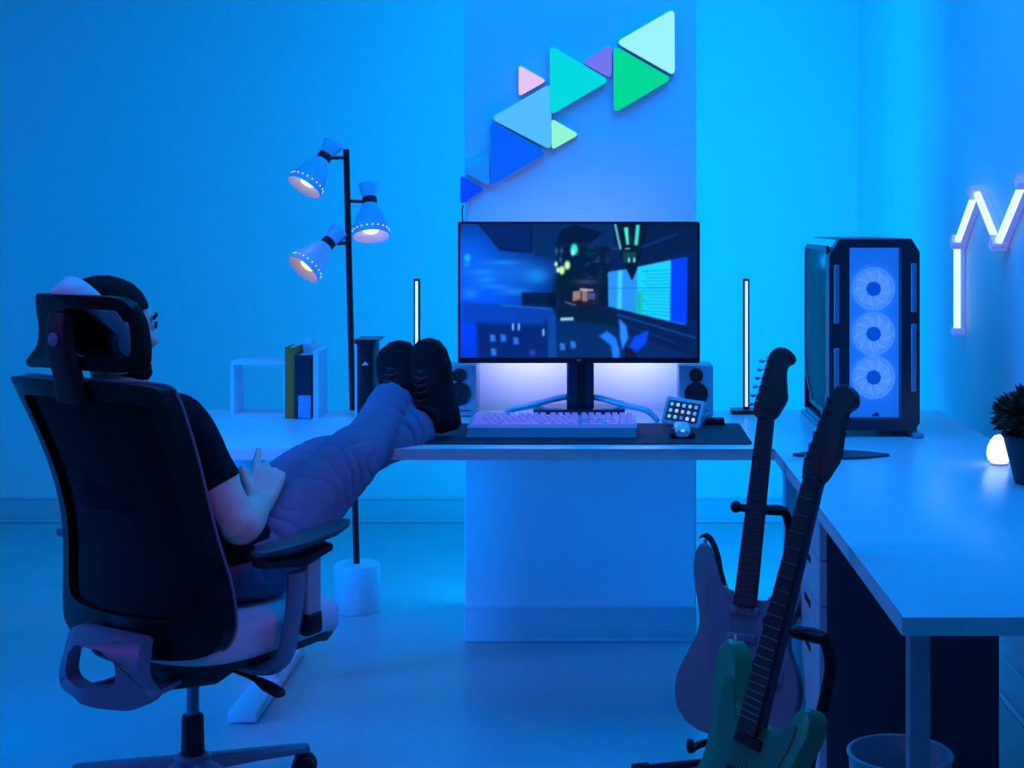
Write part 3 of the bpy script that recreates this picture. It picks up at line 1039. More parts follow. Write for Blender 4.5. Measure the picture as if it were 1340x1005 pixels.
for z in (0.391, 0.271, 0.155):
    fan = BM()
    ps = [V((0.003 + 0.0545 * math.cos(t * PI / 20), -PD + 0.030, z + 0.0545 * math.sin(t * PI / 20))) for t in range(40)]
    tube(fan, ps, 0.0035, 8, closed=True)
    f = obj('fan', fan, M_ring, pc)
    for k in range(9):
        a0 = 2 * PI * k / 9
        bm = BM()
        pts = []
        for r_, da in ((0.019, 0.0), (0.034, 0.10), (0.050, 0.26)):
            for w0 in (-1, 1):
                wd_ = 0.30 if r_ < 0.03 else 0.33
                an = a0 + da + w0 * wd_
                pts.append(V((0.003 + r_ * math.cos(an), -PD + 0.030 + w0 * 0.004, z + r_ * math.sin(an))))
        vs = [bm.verts.new(p) for p in pts] + [bm.verts.new(p + V((0, 0.0015, 0))) for p in pts]
        for o_ in (0, 6):
            bm.faces.new([vs[o_ + i] for i in (0, 1, 3, 2)])
            bm.faces.new([vs[o_ + i] for i in (2, 3, 5, 4)])
        for i, j in ((0, 1), (1, 3), (3, 5), (5, 4), (4, 2), (2, 0)):
            bm.faces.new((vs[i], vs[j], vs[6 + j], vs[6 + i]))
        obj('blade', bm, M_fan, f)
    bm = BM()
    lathe(bm, [(0.0195, 0.0), (0.0195, 0.010), (0.017, 0.013), (0.0, 0.013)], 20, M=Matrix.Translation((0.003, -PD + 0.036, z)) @ Matrix.Rotation(PI / 2, 4, 'X'))
    obj('hub', bm, M_hub, f)
# sail-like mark low on the front
bm = BM()
for k, (x0, h) in enumerate(((-0.008, 0.008), (-0.002, 0.014), (0.004, 0.011))):
    prism(bm, [(x0, 0.055), (x0 + 0.008, 0.055), (x0 + 0.009, 0.055 + h * 0.4), (x0 + 0.006, 0.055 + h)], -PD + 0.0028, -PD + 0.004)
obj('sail_mark', bm, mat('dark_mark', (0.03, 0.05, 0.12), 0.4), pc, smooth=False)
# inside
M_in = mat('motherboard', (0.03, 0.035, 0.05), 0.5, var=0.4, scale=60)
bm = BM(); bbox(0.05, 0.056, -PD + 0.06, PD - 0.02, bz + 0.03, PH - 0.02, 0, 1, bm); obj('motherboard', bm, M_in, pc, smooth=False)
bm = BM(); bbox(-0.10, 0.05, -0.12, 0.17, 0.205, 0.245, 0.004, 2, bm); obj('graphics_card', bm, M_pcf, pc)
bm = BM(); bbox(-0.112, 0.05, -0.19, 0.2, bz + 0.02, 0.13, 0.004, 2, bm); obj('power_supply_shroud', bm, M_pcf, pc)
for k in range(2):
    bm = BM(); bbox(-0.10, -0.03, -0.145 + k * 0.045, -0.108 + k * 0.045, 0.15, 0.265, 0.003, 1, bm)
    obj('drive_bay', bm, M_pcs, pc)
for k in range(4):
    bm = BM(); bbox(0.0, 0.048, -0.02 + k * 0.018, -0.012 + k * 0.018, 0.33, 0.45, 0.001, 1, bm)
    obj('memory_module', bm, glow('lit_memory', (0.1, 0.5, 1.0), 0.8), pc, smooth=False)
bm = BM()
ps = [V((0.03, 0.12 + 0.05 * math.cos(t * PI / 16), 0.41 + 0.05 * math.sin(t * PI / 16))) for t in range(32)]
tube(bm, ps, 0.005, 8, closed=True)
obj('cooler_ring', bm, glow('lit_cooler', (0.25, 0.5, 1.0), 1.0), pc)
pl = bpy.data.lights.new('case_light', 'POINT')
pl.energy = 2.0
pl.color = (0.0, 0.4, 1.0)
pl.shadow_soft_size = 0.02
po = bpy.data.objects.new('case_light', pl)
COL.objects.link(po)
po.parent = pc
po.location = (-0.06, 0.05, 0.46)
for s in (-1, 1):
    bm = BM()
    box(bm, (s * 0.112, 0, 0.006), (0.03, 0.52, 0.012), 0.002, 1)
    box(bm, (s * 0.108, 0, 0.016), (0.02, 0.44, 0.012), 0.002, 1)
    obj('foot', bm, M_pcs, pc)

# flat dark stand plate in front of the tower
sp = BM()
prism(sp, rpoly([(-0.125, 0.0), (-0.06, 0.045), (0.0, 0.065), (0.06, 0.04), (0.120, -0.005), (0.055, -0.045), (0.0, -0.06), (-0.055, -0.045)], 0.012), 0, 0.006, 0.001, 1,
      M=Matrix(((1, 0, 0, 0), (0, 0, 1, 0), (0, 1, 0, 0), (0, 0, 0, 1))))
o = obj('slate_plate', sp, mat('dark_slate', (0.05, 0.06, 0.08), 0.5, var=0.15), loc=(0.578, 3.56, ZD))
tag(o, 'flat dark pointed plate lying on the desk in front of the computer tower', 'tray')

# ------------------------------------------------------------------ plant and egg lamp
pn = thing('potted_plant', 'dark spiky plant in a tapered black pot on the right desk wing', 'plant', (0.955, 3.19, ZD))
bm = BM()
lathe(bm, [(0.055, 0.0), (0.060, 0.003), (0.083, 0.098), (0.086, 0.10), (0.086, 0.106), (0.079, 0.106), (0.075, 0.088), (0.0, 0.088)], 32)
obj('pot', bm, mat('black_pot', (0.015, 0.017, 0.028), 0.5, var=0.15), pn)
bm = BM()
lathe(bm, [(0.0, 0.086), (0.076, 0.09), (0.05, 0.098), (0.0, 0.102)], 24, cap=False)
obj('soil', bm, mat('potting_soil', (0.02, 0.014, 0.01), 0.9, var=0.5, scale=200), pn)
bm = BM()
rnd = random.Random(5)
for k in range(2600):
    th = rnd.uniform(0, 2 * PI)
    ph = math.acos(rnd.uniform(-0.55, 1))
    d = V((math.sin(ph) * math.cos(th), math.sin(ph) * math.sin(th), math.cos(ph)))
    R_ = rnd.uniform(0.035, 0.094)
    c = V((0, 0, 0.143)) + V((d.x * R_, d.y * R_, d.z * R_ * 0.62))
    dd = (d + V((rnd.uniform(-.5, .5), rnd.uniform(-.5, .5), rnd.uniform(-.2, .8)))).normalized()
    s_ = dd.cross(V((rnd.uniform(-1, 1), rnd.uniform(-1, 1), 0.3))).normalized() * rnd.uniform(0.003, 0.005)
    L_ = rnd.uniform(0.018, 0.03)
    n_ = s_.cross(dd).normalized() * 0.002
    p = [c - dd * 0.004, c + dd * L_ * 0.5 + s_, c + dd * L_, c + dd * L_ * 0.5 - s_, c + dd * L_ * 0.5 + n_]
    v = [bm.verts.new(q) for q in p]
    for f in ((0, 1, 4), (1, 2, 4), (2, 3, 4), (3, 0, 4)):
        bm.faces.new([v[i] for i in f])
obj('foliage', bm, mat('dark_green_leaf', (0.020, 0.045, 0.016), 0.5, var=0.4, scale=60), pn, kind='stuff')
bm = BM()
for k in range(14):
    a0 = 2 * PI * k / 14
    tube(bm, [(0.01 * math.cos(a0), 0.01 * math.sin(a0), 0.09), (0.03 * math.cos(a0), 0.03 * math.sin(a0), 0.14), (0.05 * math.cos(a0), 0.05 * math.sin(a0), 0.175)], 0.0025, 5)
obj('stems', bm, mat('brown_stem', (0.05, 0.035, 0.02), 0.8), pn)
eg = thing('egg_lamp', 'small glowing egg-shaped lamp on the desk behind the plant pot', 'lamp', (0.925, 3.43, ZD))
bm = BM()
lathe(bm, [(0.0, 0.004), (0.016, 0.004), (0.026, 0.012), (0.0295, 0.026), (0.027, 0.042), (0.020, 0.058), (0.011, 0.068), (0.0, 0.072)], 28, cap=False)
obj('globe', bm, glow('lit_globe', (0.62, 0.80, 1.0), 1.7), eg)
bm = BM()
lathe(bm, [(0.0, 0.0), (0.02, 0.0), (0.021, 0.005), (0.0, 0.006)], 24)
obj('base', bm, M_white, eg)

# ------------------------------------------------------------------ three-headed floor lamp behind the desk
LX, LY = -0.827, 4.89
fl = thing('floor_lamp', 'black pole floor lamp with three pale bell shades and white drum base', 'lamp', (LX, LY, 0))
M_drum = mat('white_concrete', (0.72, 0.73, 0.75), 0.6, var=0.06, scale=12, bump=0.1)
bm = BM()
lathe(bm, [(0.0, 0.0), (0.072, 0.0), (0.077, 0.006), (0.077, 0.152), (0.072, 0.158), (0.0, 0.158)], 40)
obj('base', bm, M_drum, fl, angle=50)
PT = V((-0.036, 0, 1.542))
PB = V((-0.001, 0, 0.15))
bm = BM()
tube(bm, [PB, PB.lerp(PT, 0.5), PT], 0.0105, 14)
obj('pole', bm, M_black, fl)
M_shade = mat('pale_metal_shade', (0.62, 0.60, 0.78), 0.35, var=0.03)
M_shade_in = mat('shade_lining', (0.75, 0.72, 0.70), 0.5, var=0.03)
S5 = 4.89 / FOC
heads = [  # collar px, axis direction, bulb colour, reach side
    ((426, 206), V((-0.46, -0.42, -0.82)), (1.0, 0.88, 0.62), 1.5),
    ((485, 263), V((0.10, -0.38, -0.93)), (1.0, 0.86, 0.95), 1.6),
    ((431, 318), V((-0.56, -0.48, -0.68)), (1.0, 0.66, 0.06), 1.5),
]
for (px, py), d, bc, bs in heads:
    c = V(((px - 791) * S5 - LX, -0.02, 1.30 - (py - 290) * S5))
    d = d.normalized()
    M = Matrix.Translation(c) @ d.to_track_quat('Z', 'Y').to_matrix().to_4x4()
    side = -1 if c.x < PT.x else 1
    polex = PB.lerp(PT, (c.z - PB.z) / (PT.z - PB.z)).x
    bm = BM()
    tube(bm, [(polex, 0, c.z), (polex + (c.x - polex) * 0.55, -0.006, c.z - 0.002), (c.x, -0.02, c.z)], 0.0055, 8)
    arm = obj('arm', bm, M_black, fl)
    bm = BM()
    lathe(bm, [(0.0235, -0.011), (0.0245, -0.009), (0.0245, 0.011), (0.0235, 0.013), (0.015, 0.013), (0.015, -0.011)], 24, M=M, cap=False)
    obj('collar', bm, M_black, arm)
    bm = BM()
    lathe(bm, [(0.0, -0.056), (0.034, -0.058), (0.035, -0.055), (0.024, -0.016), (0.022, -0.008), (0.022, 0.010), (0.029, 0.022), (0.043, 0.050), (0.054, 0.085), (0.0615, 0.122), (0.062, 0.128),
               (0.0605, 0.128), (0.0595, 0.121), (0.052, 0.086), (0.041, 0.052), (0.028, 0.026), (0.0, 0.022)], 36, M=M, cap=False)
    sh = obj('shade', bm, M_shade, fl, angle=60)
    bm = BM()
    lathe(bm, [(0.0, 0.116), (0.022, 0.112), (0.030, 0.100), (0.026, 0.075), (0.014, 0.045), (0.0, 0.040)], 24, M=M, cap=False)
    obj('bulb', bm, glow('lit_bulb', bc, bs), sh)
    # ring of small holes near the rim, lit from inside
    bm = BM()
    for k in range(20):
        a0 = 2 * PI * k / 20
        p = M @ V((0.0597 * math.cos(a0), 0.0597 * math.sin(a0), 0.108))
        bmesh.ops.create_icosphere(bm, subdivisions=1, radius=0.0022, matrix=Matrix.Translation(p))
    obj('rim_perforations', bm, glow('lit_hole', (0.9, 0.9, 1.0), 1.2), sh, kind='stuff')
    li = bpy.data.lights.new('bulb_light', 'SPOT')
    li.energy = 0.12
    li.color = bc
    li.spot_size = math.radians(100)
    li.shadow_soft_size = 0.02
    lo = bpy.data.objects.new('bulb_light', li)
    COL.objects.link(lo)
    lo.parent = fl
    lo.location = c + d * 0.119
    lo.rotation_euler = d.to_track_quat('-Z', 'Y').to_euler()
bm = BM()
box(bm, (PB.lerp(PT, 0.83).x + 0.014, 0, 1.285), (0.016, 0.004, 0.003))
obj('switch', bm, M_black, fl, smooth=False)

# ------------------------------------------------------------------ office chair, turned 30 degrees to the right
CX, CY = -0.92, 3.27
RZ = math.radians(-30)
ch = thing('office_chair', 'black mesh office chair with headrest, white seat and grey frame, turned to desk', 'chair', (CX, CY, 0), RZ)
Mc = Matrix.Translation((CX, CY, 0)) @ Matrix.Rotation(RZ, 4, 'Z')
M_seat = mat('white_leather', (0.60, 0.62, 0.68), 0.4, var=0.05, bump=0.1, bscale=250)
M_cframe = mat('grey_chair_frame', (0.13, 0.20, 0.27), 0.35, var=0.05)
M_gloss = mat('glossy_black_frame', (0.004, 0.004, 0.006), 0.3, var=0.1, spec=0.25)
bm = BM()
lathe(bm, [(0.0, 0.062), (0.036, 0.062), (0.042, 0.075), (0.040, 0.105), (0.032, 0.112), (0.0, 0.112)], 24)
obj('base_hub', bm, M_cframe, ch)
for k in range(5):
    a0 = math.radians(33 + 72 * k) - RZ
    d = V((math.cos(a0), math.sin(a0), 0))
    n_ = V((-d.y, d.x, 0))
    bm = BM()
    loft(bm, [(d * 0.02 + V((0, 0, 0.088)), n_ * 0.026, V((0, 0, 0.018))), (d * 0.14 + V((0, 0, 0.082)), n_ * 0.021, V((0, 0, 0.013))), (d * 0.27 + V((0, 0, 0.072)), n_ * 0.017, V((0, 0, 0.010)))], 16, 0.6)
    lg = obj('base_leg', bm, M_cframe if k != 0 else M_cframe, ch)
    bm = BM()
    c = d * 0.262
    q = n_ if k % 2 else (n_ + d * 0.5).normalized()
    for s in (-1, 1):
        Mw = Matrix.Translation(c + q * (s * 0.014) + V((0, 0, 0.029))) @ q.to_track_quat('Z', 'Y').to_matrix().to_4x4()
        lathe(bm, [(0.0, -0.009), (0.025, -0.009), (0.029, -0.005), (0.029, 0.005), (0.025, 0.009), (0.0, 0.009)], 20, M=Mw)
    tube(bm, [c + V((0, 0, 0.03)), c + V((0, 0, 0.068))], 0.007, 8)
    box(bm, c + V((0, 0, 0.052)), (0.034, 0.034, 0.018), 0.006, 2)
    obj('caster', bm, M_black, lg)
bm = BM()
lathe(bm, [(0.0, 0.108), (0.026, 0.108), (0.024, 0.196), (0.020, 0.200), (0.0, 0.200)], 24)
obj('gas_sleeve', bm, M_black, ch)
bm = BM()
lathe(bm, [(0.0, 0.19), (0.014, 0.19), (0.014, 0.31), (0.0, 0.31)], 20)
obj('gas_column', bm, M_cframe, ch)
bm = BM()
loft(bm, [((0, -0.10, 0.318), (0.07, 0, 0), (0, 0, 0.030)), ((0, 0.0, 0.310), (0.085, 0, 0), (0, 0, 0.038)), ((0, 0.13, 0.325), (0.075, 0, 0), (0, 0, 0.026))], 20, 0.5)
obj('tilt_mechanism', bm, M_black, ch)
bm = BM()
tube(bm, [(0.07, 0.02, 0.315), (0.17, 0.0, 0.312), (0.22, -0.01, 0.305)], 0.007, 8)
loft(bm, [((0.20, -0.005, 0.308), (0, 0.012, 0), (0, 0, 0.007)), ((0.235, -0.012, 0.302), (0, 0.020, 0), (0, 0, 0.009)), ((0.275, -0.02, 0.296), (0, 0.018, 0), (0, 0, 0.009)), ((0.285, -0.022, 0.295), (0, 0.010, 0), (0, 0, 0.005))], 14)
obj('height_lever', bm, M_black, ch)


def seat_ring(z, sx, sy, yo=0.0, dome=0.0):
    out = []
    for j in range(48):
        t = 2 * PI * j / 48
        c_, s_ = math.cos(t), math.sin(t)
        x = sx * math.copysign(abs(c_) ** 0.55, c_)
        y = sy * 0.95 * math.copysign(abs(s_) ** 0.55, s_) + 0.057
        zz_ = z - 0.025 * max(0.0, (y - 0.15) / 0.1) ** 2 + 0.010 * (x / 0.25) ** 2
        out.append(V((x, y, zz_)))
    return out


bm = BM()
rings(bm, [seat_ring(0.362, 0.215, 0.215), seat_ring(0.366, 0.238, 0.238), seat_ring(0.385, 0.248, 0.248), seat_ring(0.420, 0.250, 0.250), seat_ring(0.438, 0.244, 0.244), seat_ring(0.447, 0.225, 0.225), seat_ring(0.449, 0.15, 0.15), seat_ring(0.446, 0.03, 0.03)])
obj('seat', bm, M_seat, ch, angle=60)
bm = BM()
rings(bm, [seat_ring(0.342, 0.19, 0.20), seat_ring(0.345, 0.225, 0.228), seat_ring(0.364, 0.238, 0.238)])
obj('seat_pan', bm, M_black, ch)


# backrest ---------------------------------------------------------
def bsurf(x, z, off=0.0):
    t = (z - 0.42) / 0.55
    y = -0.190 - 0.145 * t + 0.048 * math.sin(PI * min(max(t, 0), 1))
    hw = 0.235
    y += 0.055 * (x / hw) ** 2
    return V((x, y + off, z))


def outl(pts, k=6):
    s = [(x, z) for x, z in pts]
    full = s + [(-x, z) for x, z in reversed(s)]
    return [(p.x, p.y) for p in spline([V((x, z, 0)) for x, z in full], k, closed=True)]


bo = outl([(0.06, 0.382), (0.19, 0.395), (0.238, 0.435), (0.238, 0.52), (0.215, 0.64), (0.210, 0.74), (0.219, 0.88), (0.222, 0.945), (0.206, 0.972), (0.08, 0.978)])
bi = outl([(0.05, 0.470), (0.165, 0.476), (0.196, 0.495), (0.198, 0.54), (0.180, 0.64), (0.176, 0.74), (0.184, 0.87), (0.186, 0.915), (0.170, 0.934), (0.07, 0.940)])
bm = BM()
ring_frame(bm, bo, bi, lambda x, z: bsurf(x, z, -0.022), lambda x, z: bsurf(x, z, 0.014))
bmesh.ops.bevel(bm, geom=[e for e in bm.edges if len(e.link_faces) == 2 and e.calc_face_angle(0) > 1.0], offset=0.007, segments=3, profile=0.5, affect='EDGES')
bf = obj('backrest', bm, M_gloss, ch, angle=60)
bm = BM()
nu, nv = 22, 26
grid = []
for j in range(nv + 1):
    z = 0.462 + (0.945 - 0.462) * j / nv
    t = (z - 0.42) / 0.55
    hw = 0.204 - 0.018 * math.sin(PI * t) - 0.012 * t
    grid.append([bm.verts.new(bsurf(hw * (2 * i / nu - 1), z, -0.002)) for i in range(nu + 1)])
for j in range(nv):
    for i in range(nu):
        bm.faces.new((grid[j][i], grid[j][i + 1], grid[j + 1][i + 1], grid[j + 1][i]))
bmesh.ops.solidify(bm, geom=bm.faces[:], thickness=0.004)
obj('mesh_panel', bm, M_mesh, bf)
# trim strip on the sitter's edge of the frame
bm = BM()
edge = [bsurf(x, z, 0.017) for x, z in bo]
tube(bm, edge, 0.0042, 6, closed=True)
obj('edge_trim', bm, mat('grey_edge_trim', (0.16, 0.17, 0.22), 0.3, var=0.05), bf)

# headrest ---------------------------------------------------------


def hsurf(x, z, off=0.0):
    return V((x + 0.022, -0.352 + (2.6 if x > 0 else 1.3) * x * x - 0.10 * (z - 1.06) + off, z))


ho = [(p.x, p.y) for p in spline([V((x, z, 0)) for x, z in
      [(0.0, 1.002), (0.08, 1.000), (0.135, 1.000), (0.148, 1.020), (0.150, 1.07), (0.143, 1.115), (0.120, 1.146), (0.05, 1.153), (-0.05, 1.153), (-0.090, 1.151), (-0.096, 1.120), (-0.092, 1.08), (-0.112, 1.042), (-0.176, 1.008), (-0.156, 0.997), (-0.09, 1.001)]], 5, closed=True)]
hi = [(p.x, p.y) for p in spline([V((x + 0.028, z, 0)) for x, z in
      [(0.02, 1.027), (0.07, 1.027), (0.094, 1.028), (0.104, 1.040), (0.106, 1.077), (0.102, 1.108), (0.092, 1.121), (0.05, 1.125), (0.0, 1.126), (-0.020, 1.126), (-0.030, 1.115), (-0.032, 1.08), (-0.033, 1.060), (-0.032, 1.036), (-0.024, 1.028), (0.0, 1.027)]], 5, closed=True)]
bm = BM()
ring_frame(bm, ho, hi, lambda x, z: hsurf(x, z, -0.013), lambda x, z: hsurf(x, z, 0.013))
bmesh.ops.bevel(bm, geom=[e for e in bm.edges if len(e.link_faces) == 2 and e.calc_face_angle(0) > 1.0], offset=0.005, segments=2, profile=0.5, affect='EDGES')
hr = obj('headrest', bm, M_gloss, ch, angle=60)
m_hm = glass('see_through_mesh', (0.22, 0.22, 0.27), 1.10)
bm = BM()
grid = []
for j in range(9):
    grid.append([bm.verts.new(hsurf(-0.010 + 0.150 * i / 20, 1.020 + 0.113 * j / 8, 0.0)) for i in range(21)])
for j in range(8):
    for i in range(20):
        bm.faces.new((grid[j][i], grid[j][i + 1], grid[j + 1][i + 1], grid[j + 1][i]))
obj('mesh_window', bm, m_hm, hr)
bm = BM()
loft(bm, [((0.028, -0.352, 0.935), (0.042, 0, 0), (0, 0.014, 0)), ((0.028, -0.362, 0.985), (0.036, 0, 0), (0, 0.016, 0)), ((0.022, -0.375, 1.035), (0.034, 0, 0), (0, 0.016, 0)), ((0.014, -0.376, 1.085), (0.032, 0, 0), (0, 0.015, 0)), ((0.012, -0.372, 1.118), (0.026, 0, 0), (0, 0.010, 0))], 20, 0.6)
obj('headrest_stem', bm, M_black, ch)
bm = BM()
lathe(bm, [(0.0, 0.0), (0.013, 0.0), (0.014, 0.005), (0.0, 0.008)], 20, M=Matrix.Translation((0.020, -0.391, 1.065)) @ Matrix.Rotation(PI / 2, 4, 'X'))
obj('hinge_button', bm, M_cframe, ch)

# rear bracket with a loop, carrying the back
bm = BM()
bo2 = rpoly([(-0.085, 0.445), (0.115, 0.440), (0.120, 0.36), (0.150, 0.325), (0.110, 0.298), (0.030, 0.300), (-0.02, 0.312), (-0.100, 0.315), (-0.112, 0.335)], 0.018, 4)
bi2 = rpoly([(-0.062, 0.398), (-0.040, 0.418), (0.030, 0.418), (0.072, 0.398), (0.076, 0.365), (0.068, 0.343), (0.01, 0.338), (-0.065, 0.340), (-0.078, 0.356)], 0.010, 4)


def brk(x, z, o_):
    return V((x - 0.01, -0.285 + 0.35 * abs(x) + 0.5 * max(0, z - 0.40) + o_, z))


ring_frame(bm, bo2, bi2, lambda x, z: brk(x, z, -0.018), lambda x, z: brk(x, z, 0.018))
bmesh.ops.bevel(bm, geom=[e for e in bm.edges if len(e.link_faces) == 2 and e.calc_face_angle(0) > 1.0], offset=0.006, segments=2, profile=0.5, affect='EDGES')
obj('back_bracket', bm, M_cframe, ch, angle=60)
bm = BM()
for s in (-1, 1):
    tube(bm, spline([(s * 0.06 + 0.01, -0.27, 0.318), (s * 0.06, -0.19, 0.306), (s * 0.05, -0.08, 0.312)], 5), 0.018, 10, flat=0.7)
obj('bracket_bar', bm, M_cframe, ch)

# armrests
for s in (-1, 1):
    bm = BM()
    pts = spline([(s * 0.14, 0.005, 0.335), (s * 0.225, -0.005, 0.338), (s * 0.275, -0.01, 0.365), (s * 0.292, -0.005, 0.42), (s * 0.302, 0.0, 0.50), (s * 0.305, 0.0, 0.555)], 5)
    tube(bm, pts, [0.026] * 8 + [0.024] * (len(pts) - 8), 12, flat=0.62)
    am = obj('armrest', bm, M_cframe, ch)
    bm = BM()
    box(bm, (s * 0.305, 0.045, 0.435), (0.030, 0.052, 0.050), 0.010, 3)
    obj('adjuster_sleeve', bm, M_black, am)
    bm = BM()
    box(bm, (s * 0.305, 0.045, 0.525), (0.024, 0.044, 0.14), 0.006, 2)
    obj('post', bm, M_grey, am)
    bm = BM()
    loft(bm, [((s * 0.300, -0.10, 0.590), (0.028, 0, 0), (0, 0, 0.010)), ((s * 0.303, 0.0, 0.580), (0.032, 0, 0), (0, 0, 0.015)), ((s * 0.303, 0.09, 0.592), (0.026, 0, 0), (0, 0, 0.010))], 16, 0.6)
    obj('pad_support', bm, M_black, am)
    bm = BM()
    loft(bm, [((s * 0.292, -0.130, 0.613), (0.014, 0, 0), (0, 0, 0.005)), ((s * 0.298, -0.105, 0.616), (0.030, 0, 0), (0, 0, 0.010)), ((s * 0.302, -0.02, 0.620), (0.039, 0, 0), (0, 0, 0.011)), ((s * 0.302, 0.07, 0.626), (0.039, 0, 0), (0, 0, 0.011)), ((s * 0.298, 0.125, 0.632), (0.028, 0, 0), (0, 0, 0.009)), ((s * 0.295, 0.155, 0.634), (0.010, 0, 0), (0, 0, 0.004))], 24, 0.75)
    shift = V((0.008, 0.012, 0)) if s > 0 else V((0.05, 0.17, 0))
    bmesh.ops.translate(bm, verts=bm.verts[:], vec=shift)
    obj('arm_pad', bm, mat('black_arm_pad', (0.035, 0.036, 0.045), 0.42, var=0.15), am)

# ------------------------------------------------------------------ seated person, feet up on the desk
U = V((0.5, 0.866, 0))
R = V((0.866, -0.5, 0))
Zv = V((0, 0, 1))
PO = V((-0.91, 3.29, 0.45))
person = thing('person', 'person in black shirt and blue jeans reclining with crossed feet up on the desk', 'person', PO)
pelvis = V((-0.875, 3.355, 0.525))
chest = V((-0.985, 3.20, 0.72))
shld = V((-1.020, 3.165, 0.870))
neckb = V((-1.035, 3.15, 0.930))
headc = V((-1.056, 3.115, 1.062))


def torso_rings(g):
    back = lambda v: v
    return [(pelvis - Zv * 0.045, R * (0.155 + g), U * (0.10 + g)), (pelvis + Zv * 0.02, R * (0.165 + g), U * (0.115 + g)),
            (pelvis.lerp(chest, 0.5), R * (0.150 + g), U * (0.110 + g) + Zv * 0.03), (chest, R * (0.165 + g), U * (0.112 + g) + Zv * 0.03),
            (chest.lerp(shld, 0.65), R * (0.180 + g), U * (0.105 + g) + Zv * 0.03), (shld, R * (0.165 + g), U * (0.075 + g) + Zv * 0.02), (shld + Zv * 0.035, R * (0.09 + g), U * (0.055 + g))]


# joints
shR, shL = shld + R * 0.138, shld - R * 0.168
elR, wrR = V((-0.768, 3.085, 0.660)), V((-0.772, 3.285, 0.668))
elL, wrL = V((-1.150, 3.33, 0.655)), V((-0.93, 3.42, 0.665))
hipR, knR, anR = V((-0.780, 3.315, 0.530)), V((-0.612, 3.50, 0.728)), V((-0.552, 3.815, 0.828))
hipL, knL, anL = V((-0.950, 3.40, 0.525)), V((-0.705, 3.56, 0.700)), V((-0.478, 3.80, 0.768))


def limb(bm, pts, rad, n=14, k=5):
    P = spline(pts, k)
    Q = spline([V((r, 0, 0)) for r in rad], k)
    return tube(bm, P, [max(q.x, 0.004) for q in Q], n)


def hand(bm, wrist, palm_dir, palm_norm, side, curl, thumb_tip=None):
    """palm_dir: wrist to knuckles; palm_norm: out of the back of the hand; side: towards the thumb"""
    pd, pn, sd_ = palm_dir.normalized(), palm_norm.normalized(), side.normalized()
    kn = wrist + pd * 0.092
    loft(bm, [(wrist - pd * 0.01, sd_ * 0.027, pn * 0.020), (wrist + pd * 0.03, sd_ * 0.036, pn * 0.018), (wrist + pd * 0.07, sd_ * 0.041, pn * 0.016), (kn, sd_ * 0.039, pn * 0.012)], 18, 0.8)
    for i, (off, L_, r_) in enumerate(((0.031, 0.075, 0.0092), (0.010, 0.083, 0.0095), (-0.011, 0.077, 0.0090), (-0.030, 0.060, 0.0080))):
        b = kn + sd_ * off - pd * 0.012
        c_ = curl[i]
        d = pd + sd_ * off * 2.0
        pts = [b]
        ang = 0.0
        p = b.copy()
        for f_ in (0.22, 0.40, 0.30, 0.26):
            ang += c_
            dd = (d * math.cos(ang) - pn * math.sin(ang)).normalized()
            p = p + dd * L_ * f_
            pts.append(p.copy())
        limb(bm, pts, [r_ * 1.05, r_ * 1.08, r_, r_ * 0.92, r_ * 0.70], 10, 3)
    tb = wrist + pd * 0.022 + sd_ * 0.022
    if thumb_tip is None:
        thumb_tip = tb + pd * 0.055 + sd_ * 0.040 - pn * 0.01
    mid = tb.lerp(thumb_tip, 0.5) + sd_ * 0.006
    limb(bm, [tb - pd * 0.012, tb.lerp(mid, 0.5), mid, mid.lerp(thumb_tip, 0.6), thumb_tip], [0.016, 0.0135, 0.011, 0.010, 0.0075], 10, 3)


# head in its own frame (face +y), then turned and tipped on the neck
Hd = Matrix.Translation(headc) @ Matrix.Rotation(math.radians(-43), 4, 'Z') @ Matrix.Rotation(math.radians(3), 4, 'X')
body = BM()
hb_ = BM()
sphere(hb_, (0, -0.012, 0.032), (0.074, 0.096, 0.083), 28, 20)                    # cranium
loft(hb_, [((0, 0.050, -0.118), (0.024, 0, 0), (0, 0.020, 0.006)), ((0, 0.040, -0.095), (0.045, 0, 0), (0, 0.046, 0.004)), ((0, 0.030, -0.055), (0.062, 0, 0), (0, 0.062, 0)),
           ((0, 0.022, -0.01), (0.069, 0, 0), (0, 0.070, 0)), ((0, 0.012, 0.03), (0.070, 0, 0), (0, 0.080, 0)), ((0, 0.008, 0.07), (0.060, 0, 0), (0, 0.070, 0))], 24)
loft(hb_, [((0, 0.088, 0.012), (0.009, 0, 0), (0, 0.008, 0)), ((0, 0.098, -0.012), (0.011, 0, 0), (0, 0.012, 0)), ((0, 0.104, -0.030), (0.017, 0, 0), (0, 0.014, 0.002)), ((0, 0.094, -0.040), (0.014, 0, 0), (0, 0.010, 0))], 14)  # nose
sphere(hb_, (0, 0.086, 0.030), (0.050, 0.014, 0.010), 16, 10)                      # brow
sphere(hb_, (0, 0.083, -0.062), (0.026, 0.014, 0.008), 16, 10)                     # lips
sphere(hb_, (0, 0.081, -0.074), (0.022, 0.013, 0.008), 16, 10)
sphere(hb_, (0, 0.066, -0.106), (0.024, 0.022, 0.016), 16, 10)                     # chin
for s in (-1, 1):
    sphere(hb_, (s * 0.040, 0.066, -0.020), (0.026, 0.020, 0.020), 14, 10)         # cheek
    Me = Matrix.Rotation(s * 0.35, 4, 'Z')
    sphere(hb_, (s * 0.077, -0.008, -0.010), (0.008, 0.019, 0.032), 14, 10, Me)    # ear
for v in hb_.verts:
    v.co = Hd @ v.co
tmp = bpy.data.meshes.new('temporary_head')
hb_.to_mesh(tmp)
hb_.free()
body.from_mesh(tmp)
bpy.data.meshes.remove(tmp)
